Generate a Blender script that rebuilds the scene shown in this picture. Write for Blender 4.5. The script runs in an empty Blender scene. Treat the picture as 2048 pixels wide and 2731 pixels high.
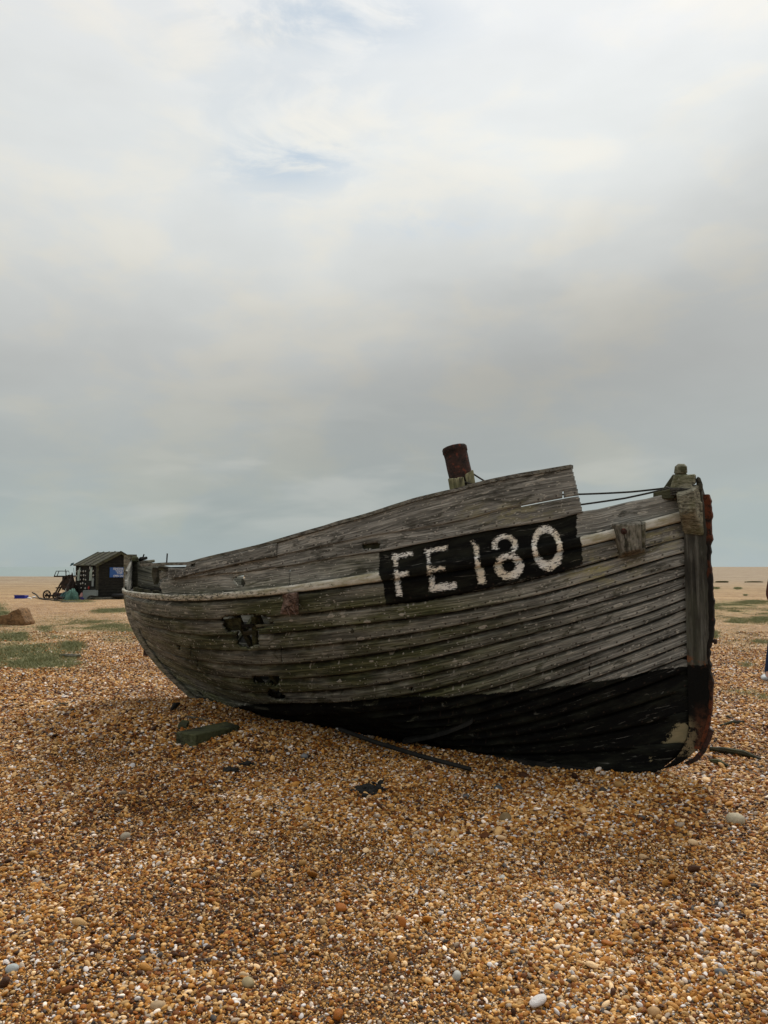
import bpy, bmesh, math, random
import numpy as np
from mathutils import Vector, Matrix
R = math.radians
rng = np.random.default_rng(7); random.seed(7)
sc = bpy.context.scene
COL = sc.collection
# ------------------------------------------------------------------ camera
F = 2130.; PITCH = R(3.92); H = 1.5
cp, sp = math.cos(PITCH), math.sin(PITCH)
cam = bpy.data.cameras.new('camera'); cam_o = bpy.data.objects.new('camera', cam); COL.objects.link(cam_o)
cam_o.location = (0, 0, H); cam_o.rotation_euler = (math.pi/2+PITCH, 0, 0)
cam.sensor_fit = 'VERTICAL'; cam.sensor_height = 36; cam.sensor_width = 27; cam.lens = F/2731*36
cam.clip_start = .05; cam.clip_end = 60000
sc.camera = cam_o
# ------------------------------------------------------------------ view
sc.view_settings.view_transform = 'Standard'; sc.view_settings.look = 'None'
sc.view_settings.exposure = 0; sc.view_settings.gamma = 1
# ------------------------------------------------------------------ node helpers
class NT:
    def __init__(s, nt): s.nt = nt; s.n = nt.nodes; s.l = nt.links
    def node(s, t, props=None, **ins):
        nd = s.n.new(t)
        for k, v in (props or {}).items(): setattr(nd, k, v)
        for k, v in ins.items():
            key = int(k[1:]) if k[0] == 'i' and k[1:].isdigit() else k.replace('_', ' ')
            s.put(nd, key, v)
        return nd
    def put(s, nd, key, v):
        sock = nd.inputs[key]
        if isinstance(v, bpy.types.NodeSocket): s.l.new(v, sock)
        elif isinstance(v, bpy.types.Node): s.l.new(v.outputs[0], sock)
        else:
            if hasattr(sock, 'default_value'):
                dv = sock.default_value
                if hasattr(dv, '__len__') and len(dv) == 4 and hasattr(v, '__len__') and len(v) == 3: v = (*v, 1)
                sock.default_value = v
    def m(s, op, a, b=0., c=0., clamp=False):
        nd = s.node('ShaderNodeMath', {'operation': op, 'use_clamp': clamp}, i0=a, i1=b)
        if op in ('MULTIPLY_ADD', 'SMOOTH_MIN', 'SMOOTH_MAX', 'COMPARE'): s.put(nd, 2, c)
        return nd.outputs[0]
    def vm(s, op, a, b=(0, 0, 0)):
        nd = s.node('ShaderNodeVectorMath', {'operation': op}, i0=a, i1=b)
        return nd.outputs['Value'] if op in ('DOT_PRODUCT', 'LENGTH', 'DISTANCE') else nd.outputs[0]
    def mix(s, f, a, b, blend='MIX'):
        nd = s.n.new('ShaderNodeMix'); nd.data_type = 'RGBA'; nd.blend_type = blend
        s.put(nd, 0, f); s.put(nd, 6, a); s.put(nd, 7, b)
        return nd.outputs[2]
    def noise(s, vec, scale=1., detail=4., rough=.55, dist=0.):
        nd = s.node('ShaderNodeTexNoise', {}, Vector=vec, Scale=scale, Detail=detail, Roughness=rough, Distortion=dist)
        return nd.outputs['Fac']
    def vor(s, vec, scale=1., feat='F1', rnd=1.):
        nd = s.node('ShaderNodeTexVoronoi', {'feature': feat}, Vector=vec, Scale=scale, Randomness=rnd)
        return nd
    def ramp(s, f, stops, interp='LINEAR'):
        nd = s.n.new('ShaderNodeValToRGB'); s.put(nd, 0, f)
        cr = nd.color_ramp; cr.interpolation = interp
        while len(cr.elements) < len(stops): cr.elements.new(.5)
        for e, (p, c) in zip(cr.elements, stops):
            e.position = p; e.color = (*c, 1) if len(c) == 3 else c
        return nd.outputs[0]
    def sm(s, f, a, b):  # smooth range map to 0..1
        nd = s.n.new('ShaderNodeMapRange'); nd.interpolation_type = 'SMOOTHSTEP'
        s.put(nd, 0, f); s.put(nd, 1, a); s.put(nd, 2, b); s.put(nd, 3, 0.); s.put(nd, 4, 1.)
        return nd.outputs[0]
    def attr(s, name, out='Fac', typ='GEOMETRY'):
        nd = s.n.new('ShaderNodeAttribute'); nd.attribute_name = name; nd.attribute_type = typ
        return nd.outputs[out]
# ------------------------------------------------------------------ world: cloud cover over a physical sky
SUN_EL, SUN_AZ = R(44), R(24)        # azimuth measured from +Y towards +X
w = bpy.data.worlds.new('World'); sc.world = w; w.use_nodes = True
W = NT(w.node_tree); W.n.clear()
tc = W.node('ShaderNodeTexCoord').outputs['Generated']
sky = W.node('ShaderNodeTexSky', {'sky_type': 'NISHITA', 'sun_disc': False})
sky.sun_elevation = SUN_EL; sky.sun_rotation = SUN_AZ; sky.air_density = 1.2; sky.dust_density = 2
sepd = W.node('ShaderNodeSeparateXYZ', Vector=tc)
dx, dy, dz = sepd.outputs
yy = W.m('MAXIMUM', dy, .35)
tx = W.m('DIVIDE', dx, yy); tz = W.m('DIVIDE', dz, yy)
# flat cloud deck coordinates (perspective towards the horizon)
hz = W.m('ADD', W.m('MAXIMUM', dz, 0.), .16)
cpv = W.node('ShaderNodeCombineXYZ', X=W.m('DIVIDE', dx, hz), Y=W.m('DIVIDE', dy, hz), Z=0.)
n1 = W.noise(cpv, .55, 5, .5, .3); n2 = W.noise(cpv, 1.6, 6, .55, .2)
cpv2 = W.node('ShaderNodeCombineXYZ', X=W.m('MULTIPLY', dx, 1.3), Y=dy, Z=W.m('MULTIPLY', dz, 2.8))
n3 = W.noise(cpv2, 2.2, 4, .5, .4)
dk_ = W.ramp(W.m('MULTIPLY', dz, 1.0, clamp=True), [(0., (.43, .50, .505)), (.05, (.425, .495, .49)), (.13, (.455, .50, .495)), (.24, (.535, .558, .550)),
     (.36, (.665, .69, .68)), (.48, (.71, .74, .74)), (.62, (.74, .76, .77)), (1., (.80, .81, .82))])
dm_ = W.m('MULTIPLY_ADD', W.sm(dz, .2, .45), .10, .90); deck = W.vm('MULTIPLY', dk_, W.node('ShaderNodeCombineXYZ', X=W.m('MULTIPLY', dm_, 1.01), Y=dm_, Z=W.m('MULTIPLY', dm_, .995)).outputs[0])
# broad grey bank sloping across the sky
bank = W.m('SUBTRACT', W.m('ADD', tz, W.m('MULTIPLY', W.m('SUBTRACT', n3, .5), .22)), W.m('MULTIPLY_ADD', tx, .34, .215))
bk = W.m('MULTIPLY', bank, bank); bk = W.m('EXPONENT', W.m('MULTIPLY', bk, -1./(2*.115*.115)))
bk = W.m('MULTIPLY', bk, W.sm(tx, -.5, .3))
n4 = W.noise(cpv2, 5.5, 5, .55, .3)
amt = W.m('ADD', W.m('MULTIPLY', W.m('SUBTRACT', n1, .5), .16), W.m('MULTIPLY', W.m('SUBTRACT', n4, .5), .12))
amt = W.m('ADD', amt, W.m('MULTIPLY', bk, -.30)); amt = W.m('ADD', amt, W.m('MULTIPLY', W.m('SUBTRACT', n3, .5), .34))
# softly brighter area towards the veiled sun
sd = (math.sin(SUN_AZ)*math.cos(SUN_EL), math.cos(SUN_AZ)*math.cos(SUN_EL), math.sin(SUN_EL))
gl = W.m('POWER', W.m('MAXIMUM', W.vm('DOT_PRODUCT', tc, sd), 0.), 5.)
gain = W.m('ADD', W.m('ADD', 1.0, amt), W.m('MULTIPLY', gl, .22))
cl = W.vm('MULTIPLY', deck, W.node('ShaderNodeCombineXYZ', X=gain, Y=gain, Z=gain).outputs[0])
warm = W.sm(W.m('ADD', n4, W.m('MULTIPLY', n3, .8)), .86, 1.06)
cl = W.mix(W.m('MULTIPLY', warm, .9), cl, (1.06, 1.015, .95), 'MULTIPLY')
# pale breaks low over the horizon
cpv4 = W.node('ShaderNodeCombineXYZ', X=W.m('MULTIPLY', dx, 2.6), Y=dy, Z=W.m('MULTIPLY', dz, 10.))
low_ = W.m('MULTIPLY', W.sm(W.noise(cpv4, 1.5, 4, .5, .3), .50, .68), W.m('MULTIPLY', W.sm(dz, .02, .06), W.sm(dz, .24, .12)))
cl = W.mix(W.m('MULTIPLY', low_, .26), cl, (.70, .69, .63))
# thin places where the blue shows
cover = 0.
for (px_, py_, rx_, ry_, am_) in ((930, 50, .17, .05, 1.), (770, 430, .09, .045, 1.), (1140, 590, .08, .022, .8), (800, 250, .2, .14, .3), (1600, 60, .18, .05, .4)):
    ax_ = (px_-1024)/F; az_ = math.tan(math.atan((1365.5-py_)/F)+PITCH)
    a = W.m('DIVIDE', W.m('SUBTRACT', W.m('DIVIDE', dx, yy), ax_*1.03), rx_); b = W.m('DIVIDE', W.m('SUBTRACT', tz, az_), ry_)
    g = W.m('EXPONENT', W.m('MULTIPLY', W.m('ADD', W.m('MULTIPLY', a, a), W.m('MULTIPLY', b, b)), -1.))
    cover = W.m('MAXIMUM', cover, W.m('MULTIPLY', g, am_))
cpv3 = W.node('ShaderNodeCombineXYZ', X=W.m('MULTIPLY', dx, 1.0), Y=dy, Z=W.m('MULTIPLY', dz, 2.2))
nb = W.noise(cpv3, 9, 6, .6, .6)
hole = W.m('MULTIPLY', cover, W.sm(nb, .36, .60), clamp=True)
skc = W.vm('MULTIPLY', sky.outputs[0], (.11, .105, .10))
skc = W.mix(.75, skc, (.50, .62, .72))
fin = W.mix(hole, cl, skc)
bg = W.node('ShaderNodeBackground', Color=fin, Strength=1.0)
out = W.node('ShaderNodeOutputWorld'); W.l.new(bg.outputs[0], out.inputs[0])
# ------------------------------------------------------------------ sun through thin cloud
sl = bpy.data.lights.new('sun', 'SUN'); sl.energy = 2.5; sl.angle = R(10); sl.color = (1, .95, .86)
so = bpy.data.objects.new('sun', sl); COL.objects.link(so)
so.rotation_euler = Vector(sd).to_track_quat('Z', 'Y').to_euler(); so.location = (20, 20, 30)

# ------------------------------------------------------------------ object helpers
def link_mesh(name, me, mat=None, parent=None, smooth=False):
    o = bpy.data.objects.new(name, me); COL.objects.link(o)
    if mat: me.materials.append(mat)
    if parent is not None:
        o.parent = parent
        r = parent
        while r.parent: r = r.parent
        off = Vector(r.location)
        me.transform(Matrix.Translation(-off))
    if smooth:
        me.polygons.foreach_set('use_smooth', [True]*len(me.polygons))
    return o
def root(name, label, cat, loc, group=None):
    o = bpy.data.objects.new(name, None); COL.objects.link(o); o.location = loc; o.empty_display_size = .2
    o['label'] = label; o['category'] = cat
    if group: o['group'] = group
    return o
def tag(o, label, cat, group=None):
    o['label'] = label; o['category'] = cat
    if group: o['group'] = group
    return o
def kind(o, k, label=None):
    o['kind'] = k
    if label: o['label'] = label
    return o
class MB:
    """collects shapes in one bmesh"""
    def __init__(s): s.b = bmesh.new()
    def hexa(s, q0, q1):   # two quads (lists of 4 points) joined into a solid
        v = [s.b.verts.new(p) for p in list(q0)+list(q1)]
        fs = [(0, 1, 2, 3), (7, 6, 5, 4), (0, 4, 5, 1), (1, 5, 6, 2), (2, 6, 7, 3), (3, 7, 4, 0)]
        for f in fs: s.b.faces.new([v[i] for i in f])
    def box(s, c, size, rot=None):
        c = Vector(c); hx, hy, hz_ = [a/2 for a in size]
        M = rot if rot is not None else Matrix.Identity(3)
        P = [c+M@Vector((x, y, z)) for z in (-hz_, hz_) for x, y in ((-hx, -hy), (hx, -hy), (hx, hy), (-hx, hy))]
        s.hexa(P[:4], P[4:])
    def prism(s, poly, vec):   # polygon points (3d) extruded by vec
        a = [s.b.verts.new(p) for p in poly]; b_ = [s.b.verts.new(Vector(p)+Vector(vec)) for p in poly]
        n = len(a)
        s.b.faces.new(a); s.b.faces.new(b_[::-1])
        for i in range(n): s.b.faces.new((a[i], b_[i], b_[(i+1) % n], a[(i+1) % n]))
    def tube(s, pts, r, seg=10, caps=True):
        pts = [Vector(p) for p in pts]; rs = r if hasattr(r, '__len__') else [r]*len(pts)
        rings = []; up = Vector((0, 0, 1))
        for i, p in enumerate(pts):
            t = (pts[min(i+1, len(pts)-1)]-pts[max(i-1, 0)]).normalized()
            a = t.cross(up)
            if a.length < .05: a = t.cross(Vector((1, 0, 0)))
            a.normalize(); c = a.cross(t)
            rings.append([s.b.verts.new(p+(a*math.cos(k*2*math.pi/seg)+c*math.sin(k*2*math.pi/seg))*rs[i]) for k in range(seg)])
        for i in range(len(rings)-1):
            for k in range(seg):
                s.b.faces.new((rings[i][k], rings[i][(k+1) % seg], rings[i+1][(k+1) % seg], rings[i+1][k]))
        if caps: s.b.faces.new(rings[0][::-1]); s.b.faces.new(rings[-1])
    def blob(s, c, r, sub=2, rough=.15, squash=(1, 1, 1), rot=None, seed=0):
        rr = np.random.default_rng(seed)
        ret = bmesh.ops.create_icosphere(s.b, subdivisions=sub, radius=1.)
        dirs = rr.normal(size=(9, 3)); dirs /= np.linalg.norm(dirs, axis=1)[:, None]; am = rr.uniform(-1, 1, 9)
        for v in ret['verts']:
            n = np.array(v.co); d = 1+rough*float((am*np.clip(dirs@n, 0, 1)**2).sum())
            p = Vector(v.co)*d*r; p = Vector((p.x*squash[0], p.y*squash[1], p.z*squash[2]))
            if rot: p = rot@p
            v.co = p+Vector(c)
    def build(s, name, mat, parent=None, bevel=0, smooth=False, rough=0, seed=0):
        b = s.b
        bmesh.ops.recalc_face_normals(b, faces=b.faces[:])
        if rough:
            bmesh.ops.subdivide_edges(b, edges=[e for e in b.edges if e.calc_length() > rough*8], cuts=3, use_grid_fill=True)
            rr = np.random.default_rng(seed)
            for v in b.verts: v.co += Vector(rr.normal(size=3)*rough*.4)
        if bevel: bmesh.ops.bevel(b, geom=b.edges[:], offset=bevel, segments=1, affect='EDGES', clamp_overlap=True)
        me = bpy.data.meshes.new(name); b.to_mesh(me); b.free()
        return link_mesh(name, me, mat, parent, smooth)
def np_mesh(name, verts, faces, attrs=None):
    me = bpy.data.meshes.new(name)
    verts = np.asarray(verts, np.float32); faces = np.asarray(faces, np.int32); k = faces.shape[1]
    me.vertices.add(len(verts)); me.vertices.foreach_set('co', verts.ravel())
    me.loops.add(faces.size); me.loops.foreach_set('vertex_index', faces.ravel())
    me.polygons.add(len(faces)); me.polygons.foreach_set('loop_start', np.arange(0, faces.size, k, dtype=np.int32))
    try: me.polygons.foreach_set('loop_total', np.full(len(faces), k, np.int32))
    except Exception: pass
    me.update(calc_edges=True)
    for n, a in (attrs or {}).items():
        a = np.asarray(a, np.float32)
        if a.ndim == 1:
            at = me.attributes.new(n, 'FLOAT', 'POINT'); at.data.foreach_set('value', a)
        else:
            at = me.attributes.new(n, 'FLOAT_VECTOR', 'POINT'); at.data.foreach_set('vector', a.ravel())
    me.validate()
    return me
# ------------------------------------------------------------------ materials
def new_mat(name):
    m = bpy.data.materials.new(name); m.use_nodes = True
    T = NT(m.node_tree); T.n.clear()
    o = T.node('ShaderNodeOutputMaterial'); p = T.node('ShaderNodeBsdfPrincipled', Roughness=.8)
    T.l.new(p.outputs[0], o.inputs[0])
    return m, T, p
def objco(T): return T.node('ShaderNodeTexCoord').outputs['Object']
def scaled(T, v, s): return T.vm('MULTIPLY', v, s)
def bump(T, p, h, strength=.5, dist=.01):
    b = T.node('ShaderNodeBump', Strength=strength, Distance=dist, Height=h); T.l.new(b.outputs[0], p.inputs['Normal'])
def mottled(name, c1, c2, scale=8, rough=.85, bscale=40, bs=.4, bd=.01, c3=None, metal=0.):
    m, T, p = new_mat(name); v = objco(T)
    n = T.noise(v, scale, 6, .6); n2 = T.noise(v, bscale, 4, .6)
    col = T.mix(T.sm(T.m('ADD', n, T.m('MULTIPLY', T.m('SUBTRACT', n2, .5), .4)), .35, .65), c1, c2)
    if c3: col = T.mix(T.sm(T.noise(v, scale*2.7, 5, .6), .55, .68), col, c3)
    T.put(p, 'Base Color', col); T.put(p, 'Roughness', rough); T.put(p, 'Metallic', metal); T.put(p, 'Specular IOR Level', .25)
    bump(T, p, T.m('ADD', n2, T.m('MULTIPLY', n, 1.5)), bs, bd)
    return m
def grainy(name, c1, c2, axis=(3, 40, 40), lich=.0, green=0., rough=.85, rot=0.):
    m, T, p = new_mat(name); v = objco(T)
    if rot: v = T.node('ShaderNodeVectorRotate', {'rotation_type': 'Z_AXIS'}, Vector=v, Angle=rot).outputs[0]
    g = T.noise(scaled(T, v, axis), 1, 6, .62, .6); g2 = T.noise(scaled(T, v, tuple(a*3 for a in axis)), 1, 4, .6)
    f = T.sm(T.m('ADD', g, T.m('MULTIPLY', T.m('SUBTRACT', g2, .5), .6)), .3, .7)
    col = T.mix(f, c1, c2)
    if green: col = T.mix(T.m('MULTIPLY', T.sm(T.noise(v, 5, 4), .42, .65), green), col, (.10, .105, .045))
    if lich: col = T.mix(T.m('MULTIPLY', T.sm(T.noise(v, 22, 5, .7), .56, .66), lich), col, (.38, .36, .28))
    col = T.mix(T.m('MULTIPLY', T.sm(T.noise(v, 7, 5, .65), .55, .75), .6), col, (.03, .027, .022))
    T.put(p, 'Base Color', col); T.put(p, 'Roughness', rough); T.put(p, 'Specular IOR Level', .15)
    bump(T, p, T.m('ADD', g, T.m('MULTIPLY', g2, .5)), .7, .012)
    return m

PEB = [(0, (0.055, 0.025, 0.013)), (.09, (0.137, 0.055, 0.023)), (.19, (0.239, 0.095, 0.035)), (.31, (0.342, 0.164, 0.058)), (.44, (0.433, 0.228, 0.086)), (.57, (0.490, 0.297, 0.130)),
       (.69, (0.581, 0.382, 0.194)), (.79, (0.707, 0.519, 0.324)), (.86, (0.433, 0.350, 0.270)), (.90, (0.080, 0.071, 0.065)), (.925, (0.821, 0.710, 0.605)), (.965, (0.616, 0.583, 0.562))]

def ground_mat():
    m, T, p = new_mat('shingle_ground')
    g = T.node('ShaderNodeNewGeometry').outputs['Position']
    dist = T.vm('LENGTH', g)
    v1 = T.vor(g, 80.); v1b = T.vor(g, 36.)
    jit = T.vm('ADD', g, T.vm('MULTIPLY', v1.outputs['Color'], (.01, .01, 0)))
    rnd = T.node('ShaderNodeSeparateColor', Color=v1.outputs['Color']).outputs[0]
    rnd2 = T.node('ShaderNodeSeparateColor', Color=v1b.outputs['Color']).outputs[1]
    c1 = T.ramp(rnd, PEB, 'CONSTANT'); c2 = T.ramp(rnd2, PEB, 'CONSTANT')
    col = T.mix(T.sm(rnd2, .62, .63), c1, c2)
    h = T.m('SUBTRACT', 1., T.m('MULTIPLY', v1.outputs['Distance'], 62*.016*60/62))
    avg = (.375, .275, .15)
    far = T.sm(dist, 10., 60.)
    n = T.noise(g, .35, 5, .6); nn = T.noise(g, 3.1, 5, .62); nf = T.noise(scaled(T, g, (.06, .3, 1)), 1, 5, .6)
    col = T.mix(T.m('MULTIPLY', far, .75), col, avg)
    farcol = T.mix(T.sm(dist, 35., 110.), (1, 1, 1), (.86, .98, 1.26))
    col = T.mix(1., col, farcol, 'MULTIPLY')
    col = T.mix(1., col, T.ramp(nn, [(.3, (.62, .56, .52)), (.5, (.92, .9, .88)), (.7, (1.12, 1.1, 1.05))]), 'MULTIPLY')
    col = T.mix(1., col, T.ramp(n, [(.35, (.82, .78, .76)), (.6, (1.06, 1.05, 1.03))]), 'MULTIPLY')
    col = T.mix(T.sm(dist, 20., 60.), col, T.mix(1., col, T.ramp(nf, [(.35, (.84, .82, .8)), (.6, (1.06, 1.06, 1.06))]), 'MULTIPLY'))
    # thin moss staining where the turf grows
    gm = T.attr('green')
    col = T.mix(T.m('MULTIPLY', T.m('MULTIPLY', gm, 1.2), T.sm(T.noise(g, 5, 6, .7), .34, .60), clamp=True), col, (.185, .17, .065))
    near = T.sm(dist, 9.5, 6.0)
    col = T.mix(T.m('MULTIPLY', near, .82), col, (.055, .030, .014))  # near ground darkened: shade between the pebbles put into the colour
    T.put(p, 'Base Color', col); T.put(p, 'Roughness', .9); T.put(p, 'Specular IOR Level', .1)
    hh = T.m('MULTIPLY', T.m('SUBTRACT', .9, v1.outputs['Distance']), 1.)
    hh = T.m('ADD', T.m('MULTIPLY', hh, .5), T.m('MULTIPLY', T.m('SUBTRACT', .9, v1b.outputs['Distance']), .8))
    hh = T.m('ADD', hh, T.m('MULTIPLY', nn, 1.2))
    b = T.node('ShaderNodeBump', Strength=T.m('SUBTRACT', 1., T.m('MULTIPLY', T.sm(dist, 20., 90.), .9)), Distance=.016, Height=hh); T.l.new(b.outputs[0], p.inputs['Normal'])
    return m
def pebble_mat():
    m, T, p = new_mat('flint_pebble')
    r = T.attr('prnd', typ='INSTANCER'); t = T.attr('ptone', typ='INSTANCER')
    col = T.ramp(r, PEB, 'CONSTANT'); v = objco(T)
    n = T.noise(v, 1.6, 4, .6)
    col = T.mix(T.m('MULTIPLY', T.sm(n, .5, .68), .45), col, T.mix(1., col, (.62, .5, .42), 'MULTIPLY'))
    tt = T.node('ShaderNodeCombineXYZ', X=t, Y=t, Z=t).outputs[0]
    col = T.mix(1., col, tt, 'MULTIPLY')
    T.put(p, 'Base Color', T.node('ShaderNodeHueSaturation', Saturation=1.13, Color=col).outputs[0]); T.put(p, 'Roughness', .6); T.put(p, 'Specular IOR Level', .22)
    bump(T, p, T.noise(v, 4, 4, .6), .3, .15)
    return m
def hull_mat():
    m, T, p = new_mat('clinker_planking')
    q = T.attr('guv', 'Vector'); s3 = T.node('ShaderNodeSeparateXYZ', Vector=q); qx, qy, qz = s3.outputs
    g = T.noise(scaled(T, q, (3.2, 78, 1)), 1, 6, .62, .5); gw = T.noise(scaled(T, q, (1.6, 12, 1)), 1, 6, .6, .6)
    g2 = T.noise(scaled(T, q, (9, 170, 1)), 1, 4, .6, .3)
    f = T.m('ADD', T.m('ADD', T.m('MULTIPLY', g, .65), T.m('MULTIPLY', gw, .35)), T.m('MULTIPLY', T.m('SUBTRACT', g2, .5), .35))
    col = T.ramp(f, [(.30, (.032, .031, .027)), (.42, (.108, .104, .093)), (.51, (.205, .198, .178)), (.66, (.47, .455, .415))])
    wn = T.node('ShaderNodeTexWhiteNoise', {'noise_dimensions': '1D'}, W=qz).outputs[0]
    br = T.m('MULTIPLY_ADD', wn, .42, .78)
    col = T.mix(1., col, T.node('ShaderNodeCombineXYZ', X=br, Y=br, Z=br).outputs[0], 'MULTIPLY')
    # blotchy silvering and soot-dark stains
    bl = T.noise(scaled(T, q, (2.4, 7, 1)), 1, 6, .65, .4)
    col = T.mix(T.m('MULTIPLY', T.sm(bl, .53, .68), T.m('MULTIPLY', T.sm(g, .38, .6), .75)), col, (.36, .335, .29))
    col = T.mix(T.m('MULTIPLY', T.sm(T.noise(scaled(T, q, (3.1, 9, 1.7)), 1, 6, .7, .6), .52, .64), .8), col, (.030, .028, .022))
    # algae
    al = T.attr('alg'); an = T.noise(scaled(T, q, (1.1, 3.5, .6)), 1, 6, .6, .5)
    col = T.mix(T.m('MULTIPLY', al, T.m('MULTIPLY_ADD', T.sm(an, .36, .58), .70, .32), clamp=True), col, T.ramp(f, [(.34, (.010, .012, .005)), (.48, (.050, .055, .024)), (.62, (.16, .165, .085))]))
    # yellow lichen
    ye = T.attr('yel')
    col = T.mix(T.m('MULTIPLY', ye, T.sm(T.noise(scaled(T, q, (9, 22, 1)), 1, 6, .7, .3), .44, .62), clamp=True), col, (.36, .325, .15))
    # grey and pinkish lichen rosettes
    lq = scaled(T, q, (11, 26, 3)); lv = T.vor(T.vm('ADD', lq, T.vm('MULTIPLY', T.node('ShaderNodeTexNoise', Vector=scaled(T, q, (40, 70, 1)), Scale=1.).outputs['Color'], (.35, .35, 0))), 1.)
    lr = T.node('ShaderNodeSeparateColor', Color=lv.outputs['Color']).outputs[0]
    rad = T.m('MULTIPLY_ADD', lr, .9, -.50)
    li = T.sm(T.m('SUBTRACT', rad, lv.outputs['Distance']), -.02, .06)
    ring = T.m('MULTIPLY', li, T.sm(T.m('SUBTRACT', lv.outputs['Distance'], T.m('MULTIPLY', rad, .45)), -.08, .08))
    li = T.m('ADD', T.m('MULTIPLY', li, .35), T.m('MULTIPLY', ring, .5))
    la = T.m('MULTIPLY', li, T.sm(T.noise(scaled(T, q, (1.0, 2.5, .4)), 1, 3), .42, .58))
    ls = T.vor(scaled(T, q, (46, 75, 9)), 1.); lsr = T.node('ShaderNodeSeparateColor', Color=ls.outputs['Color']).outputs[1]
    sp_ = T.m('MULTIPLY', T.sm(T.m('SUBTRACT', T.m('MULTIPLY_ADD', lsr, 1.5, -1.02), ls.outputs['Distance']), -.02, .1), .7)
    col = T.mix(T.m('MAXIMUM', la, sp_, clamp=True), col, (.46, .43, .37))
    # worn cream paint
    pa = T.attr('pale'); pn = T.noise(scaled(T, q, (26, 60, 1)), 1, 6, .68, .3)
    col = T.mix(T.sm(T.m('SUBTRACT', T.m('ADD', T.m('MULTIPLY', pa, .38), T.m('MULTIPLY', T.m('SUBTRACT', pn, .5), 1.5)), T.m('MULTIPLY', T.m('LESS_THAN', pa, .05), 3.)), .08, .16), col, T.mix(T.sm(T.noise(scaled(T, q, (7, 30, 1)), 1, 5, .7), .35, .65), (.36, .33, .22), (.66, .64, .57)))
    # shade line under each plank lap, painted into the colour
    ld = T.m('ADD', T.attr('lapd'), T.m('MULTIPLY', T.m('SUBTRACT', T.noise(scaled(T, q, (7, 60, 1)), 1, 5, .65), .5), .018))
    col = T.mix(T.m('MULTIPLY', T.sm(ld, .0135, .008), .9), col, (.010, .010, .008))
    # black paint
    bk_ = T.attr('blk'); bn = T.m('ADD', T.m('MULTIPLY', T.noise(scaled(T, q, (26, 70, 1)), 1, 7, .74, .4), .6), T.m('MULTIPLY', T.noise(scaled(T, q, (5, 14, 1)), 1, 4, .6), .4))
    bm = T.sm(T.m('ADD', bk_, T.m('MULTIPLY', T.m('SUBTRACT', bn, .5), 30.)), -1.2, 1.2)
    bw = T.noise(scaled(T, q, (5, 30, 1)), 1, 7, .72, .8)
    bm = T.m('MULTIPLY', bm, T.m('SUBTRACT', 1., T.m('MULTIPLY', T.sm(bw, .58, .66), .5)))
    bkc = T.mix(T.sm(T.noise(scaled(T, q, (3, 9, 1)), 1, 6, .65), .42, .7), (.002, .002, .0018), (.017, .018, .012))
    col = T.mix(bm, col, bkc)
    # white numbers
    wt = T.attr('wht'); wn2 = T.noise(scaled(T, q, (55, 130, 1)), 1, 6, .72, .3); wn3 = T.noise(scaled(T, q, (70, 160, 1)), 1, 4, .7)
    wm = T.sm(T.m('ADD', wt, T.m('ADD', T.m('MULTIPLY', T.m('SUBTRACT', wn2, .5), 16.), T.m('MULTIPLY', T.m('SUBTRACT', wn3, .5), 14.))), -.6, .6)
    chip = T.m('ADD', T.noise(scaled(T, q, (34, 85, 1)), 1, 6, .75, .4), T.m('MULTIPLY', T.sm(wt, 7., 0.), .06)); wm = T.m('MULTIPLY', wm, T.sm(chip, .575, .555))
    wc = T.mix(T.sm(T.noise(scaled(T, q, (4, 4, 1)), 1, 4), .4, .6), (.86, .85, .81), (.80, .73, .60))
    col = T.mix(wm, col, wc)
    # iron nail heads with rust halo
    nx = T.m('ABSOLUTE', T.m('SUBTRACT', T.m('FRACT', T.m('ADD', T.m('DIVIDE', qx, .115), T.m('MULTIPLY', qz, .37))), .5))
    dxn = T.m('MULTIPLY', nx, .115); dyn = T.m('SUBTRACT', T.attr('edge'), .022)
    nd_ = T.m('SQRT', T.m('ADD', T.m('MULTIPLY', dxn, dxn), T.m('MULTIPLY', dyn, dyn)))
    col = T.mix(T.m('MULTIPLY', T.sm(nd_, .009, .0045), .8), col, (.03, .02, .015))
    # rust stained bronze-green patch low on the bow
    ru = T.attr('rus')
    col = T.mix(T.sm(T.m('ADD', ru, T.m('MULTIPLY', T.m('SUBTRACT', T.noise(scaled(T, q, (30, 30, 1)), 1, 7, .78, .5), .54), 90.)), -2., 2.), col, T.mix(T.noise(scaled(T, q, (9, 9, 1)), 1, 5), (.13, .115, .065), (.36, .29, .165)))
    T.put(p, 'Base Color', col); T.put(p, 'Roughness', T.m('MULTIPLY_ADD', bm, -.1, .88)); T.put(p, 'Specular IOR Level', T.m('MULTIPLY_ADD', bm, -.16, .30))
    hgt = T.m('ADD', T.m('ADD', g, T.m('MULTIPLY', g2, .45)), T.m('ADD', T.m('MULTIPLY', wm, .12), T.m('MULTIPLY', la, .3)))
    crack = T.sm(T.m('ABSOLUTE', T.m('SUBTRACT', T.noise(scaled(T, q, (.9, 22, 3)), 1, 3, .5, .6), .5)), .012, .0)
    bump(T, p, T.m('SUBTRACT', hgt, T.m('MULTIPLY', crack, .5)), .6, .007)
    return m
M = {}
M['ground'] = ground_mat(); M['pebble'] = pebble_mat(); M['hull'] = hull_mat()
M['timber'] = grainy('grey_timber', (.05, .045, .035), (.22, .205, .165), (6, 6, 30), lich=.5, green=.5)
M['timber_h'] = grainy('grey_timber_long', (.04, .037, .031), (.24, .228, .20), (6, 50, 50), lich=.4, green=.2, rot=R(32))
M['pale_timber'] = grainy('bleached_timber', (.05, .046, .034), (.30, .28, .205), (14, 14, 60), lich=.6, green=.6)
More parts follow.
